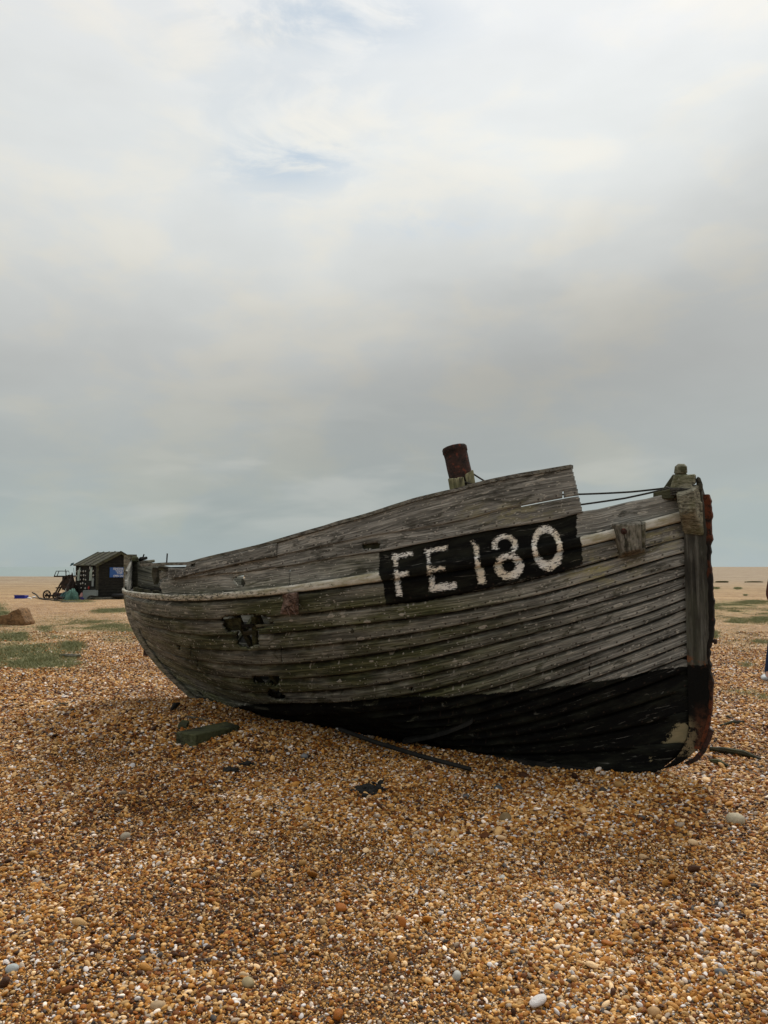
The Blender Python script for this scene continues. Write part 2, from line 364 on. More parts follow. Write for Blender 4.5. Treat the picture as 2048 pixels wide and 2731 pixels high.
M['dark_timber'] = grainy('dark_timber', (.018, .017, .013), (.07, .065, .048), (8, 8, 40), green=.4)
M['green_timber'] = grainy('mossy_timber', (.014, .015, .009), (.065, .068, .035), (6, 40, 40), green=.6, lich=.1)
M['iron'] = mottled('old_black_iron', (.012, .011, .010), (.045, .028, .02), 9, .85, 50, .6, .01)
M['tar'] = mottled('tarred_timber', (.008, .008, .007), (.02, .019, .016), 8, .8, 50, .6, .008)
M['rust'] = mottled('rusty_iron', (.022, .011, .008), (.115, .034, .017), 9, .9, 60, .8, .01, (.20, .075, .03))
M['dark_rust'] = mottled('dark_rust', (.014, .011, .009), (.050, .023, .017), 9, .85, 50, .8, .01, (.13, .035, .02))
M['rope'] = mottled('tarred_rope', (.02, .019, .016), (.06, .055, .045), 60, .9, 200, .6, .004)
M['rock'] = mottled('sandstone', (.15, .085, .04), (.26, .15, .07), 4, .9, 16, .9, .05, (.09, .06, .035))

# ------------------------------------------------------------------ hull surface (analytic)
HP = {'Yb': 5.95, 'Ys': 9.3022, 'pxs': 353.6774, 'um': 0.58, 'hm': 1.3873, 'hb': 1.9898, 'hs': 1.3369, 'fore': 0.3594, 'fz': 0.5, 'rake': 1.533, 'rk': 2.098,
      'eb': 2.0277, 'es': 2.1408, 'cb': 0.8148, 'cs': 0.9572, 'sq': 0.8978, 'sa': 1.4, 'b': 1.35, 'cl': 0.0113, 'z0': -0.0978}
Z0 = HP['z0']
BO = np.array([(1827-1024)/F*HP['Yb']*cp, HP['Yb']]); ST = np.array([(HP['pxs']-1024)/F*HP['Ys']*cp, HP['Ys']])
LB = np.linalg.norm(ST-BO); AX = (ST-BO)/LB; NX = np.array([AX[1], -AX[0]])
if NX[1] > 0: NX = -NX
def proj(P):
    P = np.asarray(P, float); x = P[..., 0]; y = P[..., 1]; z = P[..., 2]-H
    D = y*cp+z*sp; v = -y*sp+z*cp
    return 1024+F*x/D, 1365.5-F*v/D
def ray(px, py):
    a = (px-1024)/F; b = (1365.5-py)/F
    return np.array([a, cp-b*sp, sp+b*cp])
def Hs(u):
    p = HP
    return p['hm']+(p['hb']-p['hm'])*np.clip((p['um']-u)/p['um'], 0, 1)**1.8+(p['hs']-p['hm'])*np.clip((u-p['um'])/(1-p['um']), 0, 1)**2
def ends(z):
    p = HP; sb = p['fore']*np.clip(1-z/p['fz'], 0, 1)**2.5; t = np.maximum(1-z/p['hs'], -.09)
    return sb, LB-p['rake']*np.sign(t)*np.abs(t)**p['rk']
def Wd(u, z):
    p = HP; um = p['um']
    P = np.where(u < um, 1-np.clip((um-u)/um, 0, 1)**p['eb'], 1-np.clip((u-um)/(1-um), 0, 1)**p['es'])
    P = np.clip(P, 1e-6, 1); v = np.clip(z/Hs(u), 0, 1)
    full = np.where(u < um, p['cb'], p['cs'])
    return p['b']*P**(1+p['cl']*(1-v))*(1-(1-v)**p['sa'])**(p['sq']+full*(1-P))
def loc3(s, w_, z):   # boat coordinates -> world
    s, w_, z = np.broadcast_arrays(np.asarray(s, float), np.asarray(w_, float), np.asarray(z, float))
    return np.stack([BO[0]+s*AX[0]+w_*NX[0], BO[1]+s*AX[1]+w_*NX[1], z+Z0], -1)
def hpt(u, z, side=1, off=0.):
    sb, st = ends(z); return loc3(sb+u*(st-sb), side*(Wd(u, z)+off), z)
def hit(px, py, N=1500):
    d = ray(px, py); t = np.linspace(3, 13, N); P = np.array([0, 0, H])+t[:, None]*d
    q = P[:, :2]-BO; ss = q@AX; ww = q@NX; z = P[:, 2]-Z0
    sb, st = ends(z); u = (ss-sb)/(st-sb); ok = (u >= 0) & (u <= 1) & (z >= 0)
    Wv = np.where(ok, Wd(np.clip(u, 0, 1), np.maximum(z, 0)), -1); Fv = ww-Wv
    i = np.where((Fv < 0))[0]
    if len(i) == 0 or i[0] == 0 or not ok[i[0]]: return None
    i = i[0]; f = Fv[i-1]/(Fv[i-1]-Fv[i]) if ok[i-1] else 1
    return u[i-1]+f*(u[i]-u[i-1]), z[i-1]+f*(z[i]-z[i-1])
def onw(px, py, w_):   # pixel ray meets the fore-and-aft plane at offset w_ -> world point
    d = ray(px, py); o = np.array([0, 0, H]); t = (w_-(o[:2]-BO)@NX)/(d[:2]@NX)
    return o+t*d
def sz(P):
    q = np.asarray(P)[:2]-BO; return q@AX, P[2]-Z0
def vec(P): return Vector([float(a) for a in P])
LN = {
'T': [(336, 1574.5), (360, 1577), (408, 1582.6), (463, 1585), (517, 1584.4), (601, 1581), (692, 1570), (800, 1558), (849, 1547.6), (1008, 1531.5), (1181, 1497), (1325, 1472), (1542, 1436), (1629, 1413), (1711, 1390), (1807, 1367)],
'R': [(341.6, 1583.5), (363, 1592.5), (408.5, 1596), (463, 1602.5), (517, 1603), (598, 1599), (692, 1588), (800, 1578), (849, 1572), (1008, 1555), (1181, 1526), (1325, 1503), (1550, 1458), (1632, 1441), (1715, 1416), (1812, 1393)],
'L1': [(363, 1621.5), (390, 1629.6), (426.6, 1637.8), (463, 1644), (517, 1648.6), (562, 1649), (618, 1646), (681, 1639.6), (745, 1635), (799, 1633), (900, 1625), (1027, 1609), (1135, 1596), (1200, 1584.5), (1308, 1562), (1417, 1541.6), (1500, 1522), (1563, 1503), (1658, 1482), (1721, 1459), (1810, 1434)],
'L2': [(399.5, 1661), (444.7, 1675), (481, 1682), (535, 1688.8), (589, 1690), (627, 1688.4), (726.6, 1683), (817, 1675.7), (900, 1667.5), (1026.6, 1650.4), (1117, 1639.6), (1200, 1628), (1326.6, 1606.7), (1417, 1586.8), (1500, 1565.5), (1605.5, 1534.4), (1711, 1505), (1816.5, 1473)],
'L3': [(408.5, 1690), (453.7, 1711), (517, 1721), (589, 1728), (672, 1728), (753.7, 1723.7), (835, 1717.3), (900, 1711), (1008.5, 1697.4), (1117, 1681), (1200, 1665), (1326.6, 1640), (1417, 1617.5), (1500, 1597.6), (1616, 1568), (1711, 1536.5), (1806, 1510)],
'L4': [(444.7, 1730), (499, 1750), (553, 1760.7), (600, 1764), (690, 1767), (781, 1763.4), (900, 1754.4), (990, 1740.8), (1081, 1723.7), (1200, 1702), (1308.5, 1675.4), (1417, 1647.4), (1500, 1631), (1647.7, 1590), (1753, 1555.5), (1816.5, 1536.5)],
'L5': [(463, 1760.7), (517, 1780.6), (600, 1798.7), (672, 1806), (763, 1804), (835, 1800.5), (900, 1794.5), (1008.5, 1779.7), (1099, 1762.5), (1200, 1741.5), (1308.5, 1713.4), (1417, 1684.4), (1500, 1664), (1647.7, 1625), (1753, 1587), (1816.5, 1569)],
'L6': [(499, 1802), (553, 1818.6), (600, 1829), (654, 1839), (726.6, 1842), (817, 1839), (900, 1834), (990, 1822), (1081, 1806), (1200, 1781), (1308.5, 1751), (1399, 1725), (1500, 1699), (1647.7, 1659), (1753, 1619), (1829, 1595.6)],
'L7': [(517, 1835), (600, 1858), (672, 1870), (763, 1873), (900, 1870), (972, 1862), (1063, 1851), (1117, 1840), (1200, 1823), (1308.5, 1793), (1399, 1764), (1500, 1734.5), (1647.7, 1688), (1753, 1646), (1831, 1621)],
'L8': [(542, 1871), (600, 1885), (690, 1895), (781, 1902), (1200, 1857), (1272, 1842), (1345, 1820), (1417, 1796.6), (1500, 1768), (1647.7, 1720), (1753, 1680), (1831, 1652.5)],
}
END = {'T': 1.375, 'R': 1.345, 'L1': 1.21, 'L2': 1.07, 'L3': .93, 'L4': .82, 'L5': .71, 'L6': .55, 'L7': .38, 'L8': .2}
UD = np.linspace(0, 1, 401)
CV = {}
def fit_curve(pts, end=None, deg=7, umax=.9):
    h = [hit(*q) for q in pts]; h = [a for a in h if a and a[0] < umax]
    u = [a[0] for a in h]; z = [a[1] for a in h]; wt = [1.]*len(u)
    if end is not None: u += [1., .96]; z += [end, end-.015]; wt += [3., .6]
    return np.polyval(np.polyfit(u, z, deg, w=wt), UD)
for k in LN: CV[k] = fit_curve(LN[k], END[k])
CV['T'] = np.maximum(CV['T'], CV['R']+.04)
rt0 = [.937, .863, .786, .70, .59, .44, .25]; rt1 = [.86, .73, .6, .47, .35, .23, .11]
for i in range(7):
    CV['L%d' % (9+i)] = CV['L8']*np.interp(UD, [0, .3, 1], [rt0[i], rt1[i], rt1[i]])
CV['K'] = UD*0+.004
TOPL = [(505, 1502), (526, 1495), (571, 1484), (662, 1463), (722, 1448), (800, 1424.5), (824, 1417), (948.6, 1382), (1000, 1367), (1048, 1351), (1108, 1333), (1217, 1305.5), (1325, 1278), (1434, 1258.5), (1524, 1243), (1545, 1239)]
SEAM = [(505, 1530), (600, 1507), (743, 1482), (870, 1455), (1000, 1428), (1126, 1410), (1253, 1386), (1325, 1363), (1434, 1341), (1546, 1320)]
BOT = [(431, 1545), (460, 1541.5), (511, 1537), (590, 1526), (646, 1523), (722, 1511), (800, 1502), (824, 1495), (924, 1479), (1023, 1467), (1181, 1434), (1325, 1407), (1470, 1385), (1553, 1363), (1632, 1347), (1680, 1337), (1741, 1327), (1800, 1312)]
def lin_curve(pts, sm_=9):
    h = sorted([a for a in (hit(*q) for q in pts) if a]); u = [a[0] for a in h]; z = [a[1] for a in h]
    c = np.interp(UD, u, z); k = np.ones(sm_)/sm_; cc = np.convolve(np.pad(c, sm_//2, mode='edge'), k, 'valid')
    return cc, u[0], u[-1]
CV['TOP'], tu0, tu1 = lin_curve(TOPL); CV['SEAM'], _, _ = lin_curve(SEAM); CV['B'], bu0, bu1 = lin_curve(BOT)
def cv(k, u): return np.interp(u, UD, CV[k])
_nz = rng.normal(size=4096)
def jag(t, f, s=0):   # cheap 1-d value noise, -1..1
    x = t*f+s*17.3; i = np.floor(x).astype(int); fr = x-i; fr = fr*fr*(3-2*fr)
    return (_nz[i % 4096]*(1-fr)+_nz[(i+1) % 4096]*fr)*.6
# signed distance helpers in picture units of the painted shapes (traced, then carried on the planks)
def sd_poly(X, Y, poly):
    poly = np.asarray(poly, float); n = len(poly); d = np.full(X.shape, 1e9); ins = np.zeros(X.shape, bool)
    for i in range(n):
        a = poly[i]; b = poly[(i+1) % n]; e = b-a; px, py = X-a[0], Y-a[1]
        t = np.clip((px*e[0]+py*e[1])/(e@e), 0, 1); d = np.minimum(d, np.hypot(px-t*e[0], py-t*e[1]))
        c = ((a[1] > Y) != (b[1] > Y)) & (X < (b[0]-a[0])*(Y-a[1])/((b[1]-a[1]) if b[1] != a[1] else 1e-9)+a[0]); ins ^= c
    return np.where(ins, d, -d)
def sd_seg(X, Y, a, b, hw):
    a = np.array(a, float); e = np.array(b, float)-a; px, py = X-a[0], Y-a[1]
    t = np.clip((px*e[0]+py*e[1])/(e@e), 0, 1); return hw-np.maximum(np.abs(px-t*e[0])*1., np.abs(py-t*e[1]))
def sd_arc(X, Y, c, rx, ry, hw, rot=0., lo=None, hi=None):
    x = X-c[0]; y = Y-c[1]; ca, sa_ = math.cos(rot), math.sin(rot); x, y = x*ca+y*sa_, -x*sa_+y*ca
    r = np.hypot(x/rx, y/ry); d = hw-np.abs(r-1)*(rx+ry)/2
    if lo is not None:
        d = np.where(y > lo, np.minimum(d, (lo-y)), d)
    return d
def c2p(x, y): return 1000+x/2.9625, 1380+y/2.9625
def letters(X, Y):
    X = (X-1000)*2.9625; Y = (Y-1380)*2.9625
    d = np.full(X.shape, -99.)
    for a, b, hw in (((150, 312), (280, 288), 27), ((160, 300), (166, 372), 26), ((166, 425), (192, 600), 23), ((165, 460), (250, 442), 27),
                     ((408, 268), (556, 240), 25), ((415, 265), (425, 350), 22), ((425, 390), (432, 440), 24), ((430, 418), (535, 402), 26), ((448, 490), (455, 560), 22), ((458, 560), (615, 538), 29),
                     ((770, 195), (795, 245), 20), ((800, 240), (815, 400), 27), ((834, 430), (846, 495), 31)):
        d = np.maximum(d, sd_seg(X, Y, a, b, hw))
    d = np.maximum(d, sd_arc(X, Y, (1025, 218), 82, 68, 29, lo=40))
    d = np.maximum(d, sd_arc(X, Y, (1058, 382), 85, 80, 33))
    d = np.maximum(d, sd_arc(X, Y, (1360, 236), 100, 146, 34, rot=-.14))
    return d/2.9625
PANEL = [(1012, 1464), (1181, 1430), (1325, 1403), (1475, 1376), (1546, 1360), (1546, 1436), (1552, 1458), (1553, 1506), (1500, 1526), (1417, 1546), (1308, 1568), (1200, 1591), (1135, 1604), (1030, 1614), (1022, 1555), (1010, 1530)]
BLACK = [(300, 1900), (560, 1893), (620, 1886), (680, 1876), (763, 1875), (900, 1874), (1026, 1860), (1200, 1857.5), (1308, 1851), (1417, 1840), (1500, 1828), (1626, 1813), (1753, 1787.5), (1833, 1779), (1950, 1768), (2000, 2400), (300, 2400)]
HOLES = [[(590, 1646), (636, 1638), (700, 1640), (724, 1652), (733, 1664), (728, 1672), (700, 1676), (672, 1686), (640, 1690), (604, 1687), (594, 1672)],
         [(633, 1684), (690, 1682), (690, 1722), (672, 1726), (660, 1733), (652, 1728), (630, 1722), (632, 1705)],
         [(672, 1803), (745, 1803), (741, 1830), (716, 1828), (690, 1824), (676, 1822)],
         [(716, 1838), (741, 1840), (763, 1860), (783, 1866), (750, 1868), (722, 1866), (712, 1852)],
         [(488, 1828), (526, 1842), (545, 1857), (536, 1864), (512, 1852), (486, 1836)],
         [(628, 1536), (650, 1536), (653, 1561), (632, 1562), (619, 1550)],
         [(470, 1722), (480, 1722), (482, 1735), (473, 1733)], [(394, 1596), (401, 1596), (400, 1612), (395, 1611)],
         [(966, 1450), (1016, 1447), (1011, 1463), (967, 1464)],
         [(1093, 1832), (1101, 1830), (1102, 1842), (1095, 1846)]]
BUTTS = [[(749, 1725), (752, 1725), (753, 1768), (750, 1768)], [(1570, 1776), (1573.5, 1775), (1573.5, 1803), (1570, 1804)], [(525, 1757), (528.5, 1757), (530, 1784), (526, 1784)],
         [(507, 1720), (510.5, 1720), (511, 1752), (507.5, 1752)], [(771, 1519), (774, 1518), (774, 1562), (771, 1562)]]
def hgt_mm(zt, zb, f): return (zt-zb)[:, None]*f[None, :]
LAPD = []
def strake(lo_k, hi_k, side, idx, nu, nv, u0=0., u1=1., top_ext=.015, lap=.028, inset=0., holes=True, keep=None, lo_fn=None, hi_fn=None, base=0.):
    u = np.linspace(u0, u1, nu); zt = (hi_fn(u) if hi_fn else cv(hi_k, u))+top_ext; zb = (lo_fn(u) if lo_fn else cv(lo_k, u))
    f = np.linspace(0, 1, nv) if lap < .015 or nv < 6 else np.r_[0, .10, .16, .21, .26, .30, .34, .38, .42, .46, np.linspace(.53, 1, nv-10)]
    U = np.repeat(u[:, None], nv, 1); Z = zt[:, None]*(1-f)+zb[:, None]*f; Z = np.maximum(Z, .0)
    P = hpt(U, Z, side)
    du = np.gradient(P, axis=0); dv = np.gradient(P, axis=1)
    N = np.cross(du, dv); N /= np.linalg.norm(N, axis=2)[..., None]+1e-9
    s_ = np.sign((N[..., :2]@NX)*side); s_ = np.where(s_ == 0, 1, s_); N = N*s_[..., None]
    # near the ends normals can degenerate
    NZ_ = np.clip(np.abs(N[..., 2]), 0, .8)*np.clip(U/.03, 0, 1)
    prof = lap*f-.045*np.clip(1-(hgt_mm(zt, zb, f)-top_ext-.010-.052*NZ_)/.005, 0, 1)*np.clip(U/.012, 0, 1)*(lap > .015)*np.clip((1.02-U)/.05, 0, 1)
    wob = .004*jag(u*LB, 1.3, idx)+.0015*jag(u*LB, 9, idx+3)
    P = P+N*(prof[..., None]+base+wob[:, None, None]*f[None, :, None])
    Lx = (ends(Z)[0]+U*(ends(Z)[1]-ends(Z)[0])); hgt = (zt-zb)[:, None]*f
    wid = np.abs(zt-zb)[:, None]*np.sqrt(1+0*f)
    guv = np.stack([Lx, hgt*1.15+idx*.37, U*0+idx*3.7+side*50], -1)
    X, Y = proj(P)
    ids = np.arange(nu*nv).reshape(nu, nv)
    q = np.stack([ids[:-1, :-1], ids[1:, :-1], ids[1:, 1:], ids[:-1, 1:]], -1).reshape(-1, 4)
    if side < 0: q = q[:, ::-1]
    fx = X.ravel()[q].mean(1); fy = Y.ravel()[q].mean(1); fu = U.ravel()[q].mean(1); fz = Z.ravel()[q].mean(1)
    ok = np.ones(len(q), bool)
    if side > 0 and holes:
        jx = fx+2.2*jag(fy, .35, idx)+1.*jag(fx, .5, 5); jy = fy+2.*jag(fx, .22, idx+9)+.8*jag(fy, .6, 2)
        vis = fu < .97
        for hl in HOLES: ok &= ~((sd_poly(jx, jy, hl) > 0) & vis)
        for hl in BUTTS: ok &= ~((sd_poly(fx, fy, hl) > 0) & vis)
    if keep is not None: ok &= keep(fu, fz, fx, fy)
    q = q[ok]
    edge = (zt-zb)[:, None]*(1-f)
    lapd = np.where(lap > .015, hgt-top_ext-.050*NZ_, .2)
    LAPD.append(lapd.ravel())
    return P.reshape(-1, 3), q, guv.reshape(-1, 3), X.ravel(), Y.ravel(), edge.ravel(), U.ravel(), Z.ravel()
def paint(X, Y, U, Z, side, extra_pale=None, letters_on=True, wear=None):
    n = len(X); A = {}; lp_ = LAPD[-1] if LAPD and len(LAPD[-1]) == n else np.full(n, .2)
    if side > 0:
        blk = np.maximum(sd_poly(X, Y, PANEL), sd_poly(X, Y, BLACK))
        blk = blk-np.where((Z > cv('T', U)) & (Y < 1700), np.clip((X-1485)*.16, 0, 7.), 0)
        wht = letters(X, Y)-(wear if wear is not None else 3.) if letters_on else np.full(n, -99.)
        alg = 1.1*np.exp(-((X-1000)/430)**2)*np.clip((Y-1530)/100, .12, 1)+.55*np.clip((1000-X)/300, 0, 1)*np.clip((Y-1500)/150, .25, 1)+.05
        alg = np.clip(alg+.35*np.exp(-((X-950)/140)**2-((Y-1505)/25)**2), 0, 1)
        yel = .75*np.exp(-((X-1600)/90)**2-((Y-1520)/40)**2)+.8*np.exp(-((X-1760)/60)**2-((Y-1440)/35)**2)+.5*np.exp(-((X-1350)/120)**2-((Y-1370)/30)**2)
        rus = sd_poly(X, Y, [(1805, 1930), (1845, 1915), (1855, 1950), (1845, 2010), (1815, 2034), (1738, 2026), (1755, 1995), (1782, 1962)])
    else:
        z_b = np.interp(U, [0, .3, 1], [.95, .55, .15]); blk = (z_b-Z)*250; wht = np.full(n, -99.); alg = np.full(n, .45); yel = np.full(n, .15); rus = np.full(n, -99.)
    pale = np.zeros(n) if extra_pale is None else extra_pale
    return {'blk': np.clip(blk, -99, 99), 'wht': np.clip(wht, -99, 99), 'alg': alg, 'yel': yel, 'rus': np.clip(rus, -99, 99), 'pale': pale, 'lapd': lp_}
def join(parts, name, mat, parent, thick, seam=None):
    V = []; Q = []; G = []; E = []; AT = {}
    off = 0
    for (P, q, guv, X, Y, edge, U, Z, at) in parts:
        V.append(P); Q.append(q+off); G.append(guv); E.append(edge); off += len(P)
        for k, v in at.items(): AT.setdefault(k, []).append(v)
    AT = {k: np.concatenate(v) for k, v in AT.items()}; AT['edge'] = np.concatenate(E); AT['guv'] = np.concatenate(G)
    me = np_mesh(name, np.concatenate(V), np.concatenate(Q), AT)
    b = bmesh.new(); b.from_mesh(me)
    bmesh.ops.delete(b, geom=[v for v in b.verts if not v.link_faces], context='VERTS'); b.to_mesh(me); b.free()
    o = link_mesh(name, me, mat, parent, smooth=False)
    so_ = o.modifiers.new('thickness', 'SOLIDIFY'); so_.thickness = thick; so_.offset = -1; so_.use_rim = True
    return o
# ---- ground shape
def gauss(x, y, cx, cy, sx, sy, rot=0.):
    c, s = math.cos(rot), math.sin(rot); dx_, dy_ = x-cx, y-cy
    a = (dx_*c+dy_*s)/sx; b = (-dx_*s+dy_*c)/sy; return np.exp(-.5*(a*a+b*b))
ANG = math.atan2(AX[1], AX[0])
def gh(x, y):
    x = np.asarray(x, float); y = np.asarray(y, float)
    z = .030*np.sin(x*1.7+y*.6)*np.cos(y*1.3-x*.4)+.014*np.sin(x*3.9-y*2.1+1)+.008*np.sin(x*7.1+y*6.3)*np.cos(x*4.1-y*5.7)+.005*np.sin(x*12.3-y*9.1)
    c = BO+AX*1.7+NX*.25; z = z-.105*gauss(x, y, c[0], c[1], 1.5, .6, ANG)
    c = BO+AX*3.9+NX*1.0; z = z+.10*gauss(x, y, c[0], c[1], .9, .45, ANG)
    c = BO+AX*5.2+NX*.2; z = z+.06*gauss(x, y, c[0], c[1], .9, .6, ANG)
    far = np.clip((np.hypot(x, y)-14)/30, 0, 1); z = z*(1-far)+far*.05*np.sin(x*.11)*np.sin(y*.13+1)
    return z
def gpt(px, py, dz=0.):   # where the sight line meets the shingle
    d = ray(px, py); t = 1.
    for _ in range(40):
        P = np.array([0, 0, H])+t*d; z = float(gh(P[0], P[1]))+dz
        t = (z-H)/d[2]
    P = np.array([0, 0, H])+t*d
    return Vector((float(P[0]), float(P[1]), float(P[2])))
def ang_grid(a, b, n, p): t = np.linspace(0, 1, n)
# ================================================================== THE BOAT
c_ = loc3(LB*.45, 0, 0.)
boat = root('fishing_boat', 'derelict grey clinker-built fishing boat numbered FE180 with a black bottom', 'boat', (float(c_[0]), float(c_[1]), 0.))
names = ['R', 'L1', 'L2', 'L3', 'L4', 'L5', 'L6', 'L7', 'L8', 'L9', 'L10', 'L11', 'L12', 'L13', 'L14', 'L15', 'K']
u431 = hit(431, 1560)[0]
def flipfix(t, side):
    P, q = t[0], t[1]
    a, b, c = P[q[:, 0]], P[q[:, 1]], P[q[:, 2]]; n = np.cross(b-a, c-a)
    if (n[:, :2]@NX).sum()*side < 0: q = q[:, ::-1]
    return (P, q)+tuple(t[2:])
for side, nu in ((1, 860), (-1, 130)):
    parts = []
    # sheer strake: broken away on the near quarter
    if side > 0:
        kp = lambda u, z, x, y: (u < u431+.006*jag(z, 40, 1)+.012*np.clip(z-1.40, -1, 1)) | (u > .90+.02*jag(z, 25, 4)+.10*(z-1.36))
    else: kp = lambda u, z, x, y: (u > 0) & ~((u > .80) & (u < .845) & (z > 1.47))
    def s0top(u): return np.where(u > .88, np.interp(u, [.88, .95, 1.], [1.50, 1.60, 1.70]), cv('B', np.minimum(u, .80)))+.004*jag(u*LB, 14, 2)-.01*np.clip(jag(u*LB, 3.3, 8), 0, 1)
    t = strake('R', 'B', side, 0, nu, 18 if side > 0 else 6, hi_fn=s0top, top_ext=0., keep=kp, lap=.010)
    t = flipfix(t, side); parts.append(t+(paint(t[3], t[4], t[6], t[7], side, wear=2.6),))
    for i in range(1, len(names)):
        t = strake(names[i], names[i-1], side, i, nu, (17 if i < 12 else 14) if side > 0 else 4, lap=.028 if i < 4 else .022)
        t = flipfix(t, side); parts.append(t+(paint(t[3], t[4], t[6], t[7], side, wear=-.4),))
    hull_o = join(parts, 'hull_planking', M['hull'], boat, .021)
    if side < 0: hull_o['label'] = 'planking of the far side seen from inside'
# bulwark planks above the sheer
def bul(lo, hi, nv, idx, u0, u1, lofn=None, hifn=None, base=.012, lap=.006, keep=None, nu=520):
    t = strake(lo, hi, 1, idx, nu, nv, u0=u0, u1=u1, top_ext=0., lap=lap, base=base, lo_fn=lofn, hi_fn=hifn, keep=keep)
    return flipfix(t, 1)+(paint(t[3], t[4], t[6], t[7], 1, letters_on=False),)
uE = hit(1556, 1350)[0]; uA = hit(505, 1515)[0]; u743 = hit(743, 1470)[0]; u458 = hit(458, 1520)[0]
def nopaint(t):
    t[-1]['blk'] = np.full(len(t[3]), -99.); t[-1]['alg'] = t[-1]['alg']*.3; return t
low = nopaint(bul('B', 'SEAM', 12, 21, uE, uA, lofn=lambda u: cv('B', u)-.01, hifn=lambda u: cv('SEAM', u)+.006-.012*(u < .165)*(u > .09), base=.012,
                  keep=lambda u, z, x, y: (x > 500+10*jag(y, .3, 3)) & (x < 1525+(y-1243)*.235)))
upp = nopaint(bul('SEAM', 'TOP', 14, 22, uE, uA, hifn=lambda u: cv('TOP', u)-.015, lofn=lambda u: cv('SEAM', u)+.001, base=.014, keep=lambda u, z, x, y: (x > 512+8*jag(y, .3, 7)) & (x < 1525+(y-1243)*.235) & ~((x > 1500) & (x < 1504) & (y > 1310))))
o = join([low], 'lower_bulwark_plank', M['hull'], boat, .026); o = join([upp], 'upper_bulwark_plank', M['hull'], boat, .028)
PL = [(445, 1543), (487, 1540), (541, 1526.5), (600, 1513), (646, 1502), (700, 1492), (743, 1484)]
pc, p0, p1 = lin_curve(PL, 5)
CV['PT'] = pc
pat = nopaint(bul('PT', 'TOP', 12, 25, u743, u458, nu=160, hifn=lambda u: np.minimum(cv('TOP', u), hit(505, 1508)[1]+0*u+ (u < uA)*9)-.022-.012*np.clip(jag(u*LB, 4, 12), 0, 1), base=.036, lap=.004,
                  keep=lambda u, z, x, y: (x > 424+14*jag(y, .25, 5)) & ~((x > 508) & (x < 520) & (y < 1512))))
o = join([pat], 'patch_plank', M['hull'], boat, .02); o['label'] = 'short overlapping patch plank towards the stern'
# capping rail: a thin strip along the top edge which runs on past the broken planks
rail_px = [(379, 1507), (410, 1506), (445, 1504), (480, 1503.5), (505, 1502)]+TOPL[1:-1]
def sweep_rect(mb, pts, nrm, w_, h_):
    rings = []
    for i, p in enumerate(pts):
        n = Vector(nrm[i]).normalized(); up = Vector((0, 0, 1)); p = Vector(p)
        rings.append([mb.b.verts.new(p+n*a*w_/2+up*b*h_/2) for a, b in ((-1, -1), (1, -1), (1, 1), (-1, 1))])
    for i in range(len(rings)-1):
        for k in range(4): mb.b.faces.new((rings[i][k], rings[i][(k+1) % 4], rings[i+1][(k+1) % 4], rings[i+1][k]))
    mb.b.faces.new(rings[0][::-1]); mb.b.faces.new(rings[-1])
mb = MB(); uu = np.linspace(hit(1526, 1246)[0], uA, 90); pts = []; 
for k_, u in enumerate(uu):
    z = cv('TOP', u)-.006+.003*float(jag(np.array(u*LB), 7, 50)); P = hpt(np.array(u), np.array(z), 1, .006); pts.append(vec(P))
# aft of the planks the strip hangs free, following the same line inboard
for (x, y) in rail_px[3::-1]:
    h_ = hit(x, y) or hit(x, 1560)
    pts.append(vec(onw(x, y, float(Wd(h_[0], h_[1])))))
sweep_rect(mb, pts, [(NX[0], NX[1], 0)]*len(pts), .055, .026)
mb.build('capping_rail', M['timber_h'], boat, rough=0)
# rubbing strake with worn cream paint, both sides
def rub(side, nu):
    u = np.linspace(0.0, 1.0 if side < 0 else .985, nu); zt = cv('T', u); zb = cv('R', u); prof = [(0, .0), (.0, .045), (.5, .050), (1, .045), (1, .0)]
    V = []; AT = {k: [] for k in ('guv', 'edge')}
    fr = np.array([0, .04, .3, .6, .9, 1, 1]); of = np.array([.0, .036, .038, .038, .036, .032, 0.])
    Z = zt[:, None]*(1-fr)+zb[:, None]*fr; U = np.repeat(u[:, None], len(fr), 1)
    P = hpt(U, Z, side, 0.); P[..., :2] += (of+.008)[None, :, None]*NX*side
    P[..., 2] += .002*jag(u*LB, 3, 4)[:, None]
    X, Y = proj(P); ids = np.arange(P[..., 0].size).reshape(U.shape)
    q = np.stack([ids[:-1, :-1], ids[1:, :-1], ids[1:, 1:], ids[:-1, 1:]], -1).reshape(-1, 4)
    Lx = ends(Z)[0]+U*(ends(Z)[1]-ends(Z)[0]); guv = np.stack([Lx, fr[None]*.06+U*0, U*0+91+side], -1).reshape(-1, 3)
    x = X.ravel(); pale = np.where(x > 1500, .95, np.interp(x, [350, 560, 680, 800, 1005, 1020], [.28, .33, .55, .7, .85, .0])) if side > 0 else np.full(x.shape, .3)
    t = flipfix((P.reshape(-1, 3), q, guv, x, Y.ravel(), np.full(x.shape, .1), U.ravel(), Z.ravel()), side)
    pa = paint(x, t[4], t[6], t[7], side, extra_pale=pale, wear=2.5)
    if side > 0: pa['yel'] = pa['yel']*1.2
    join([t+(pa,)], 'rubbing_strake', M['hull'], boat, .004)
rub(1, 700); rub(-1, 80)
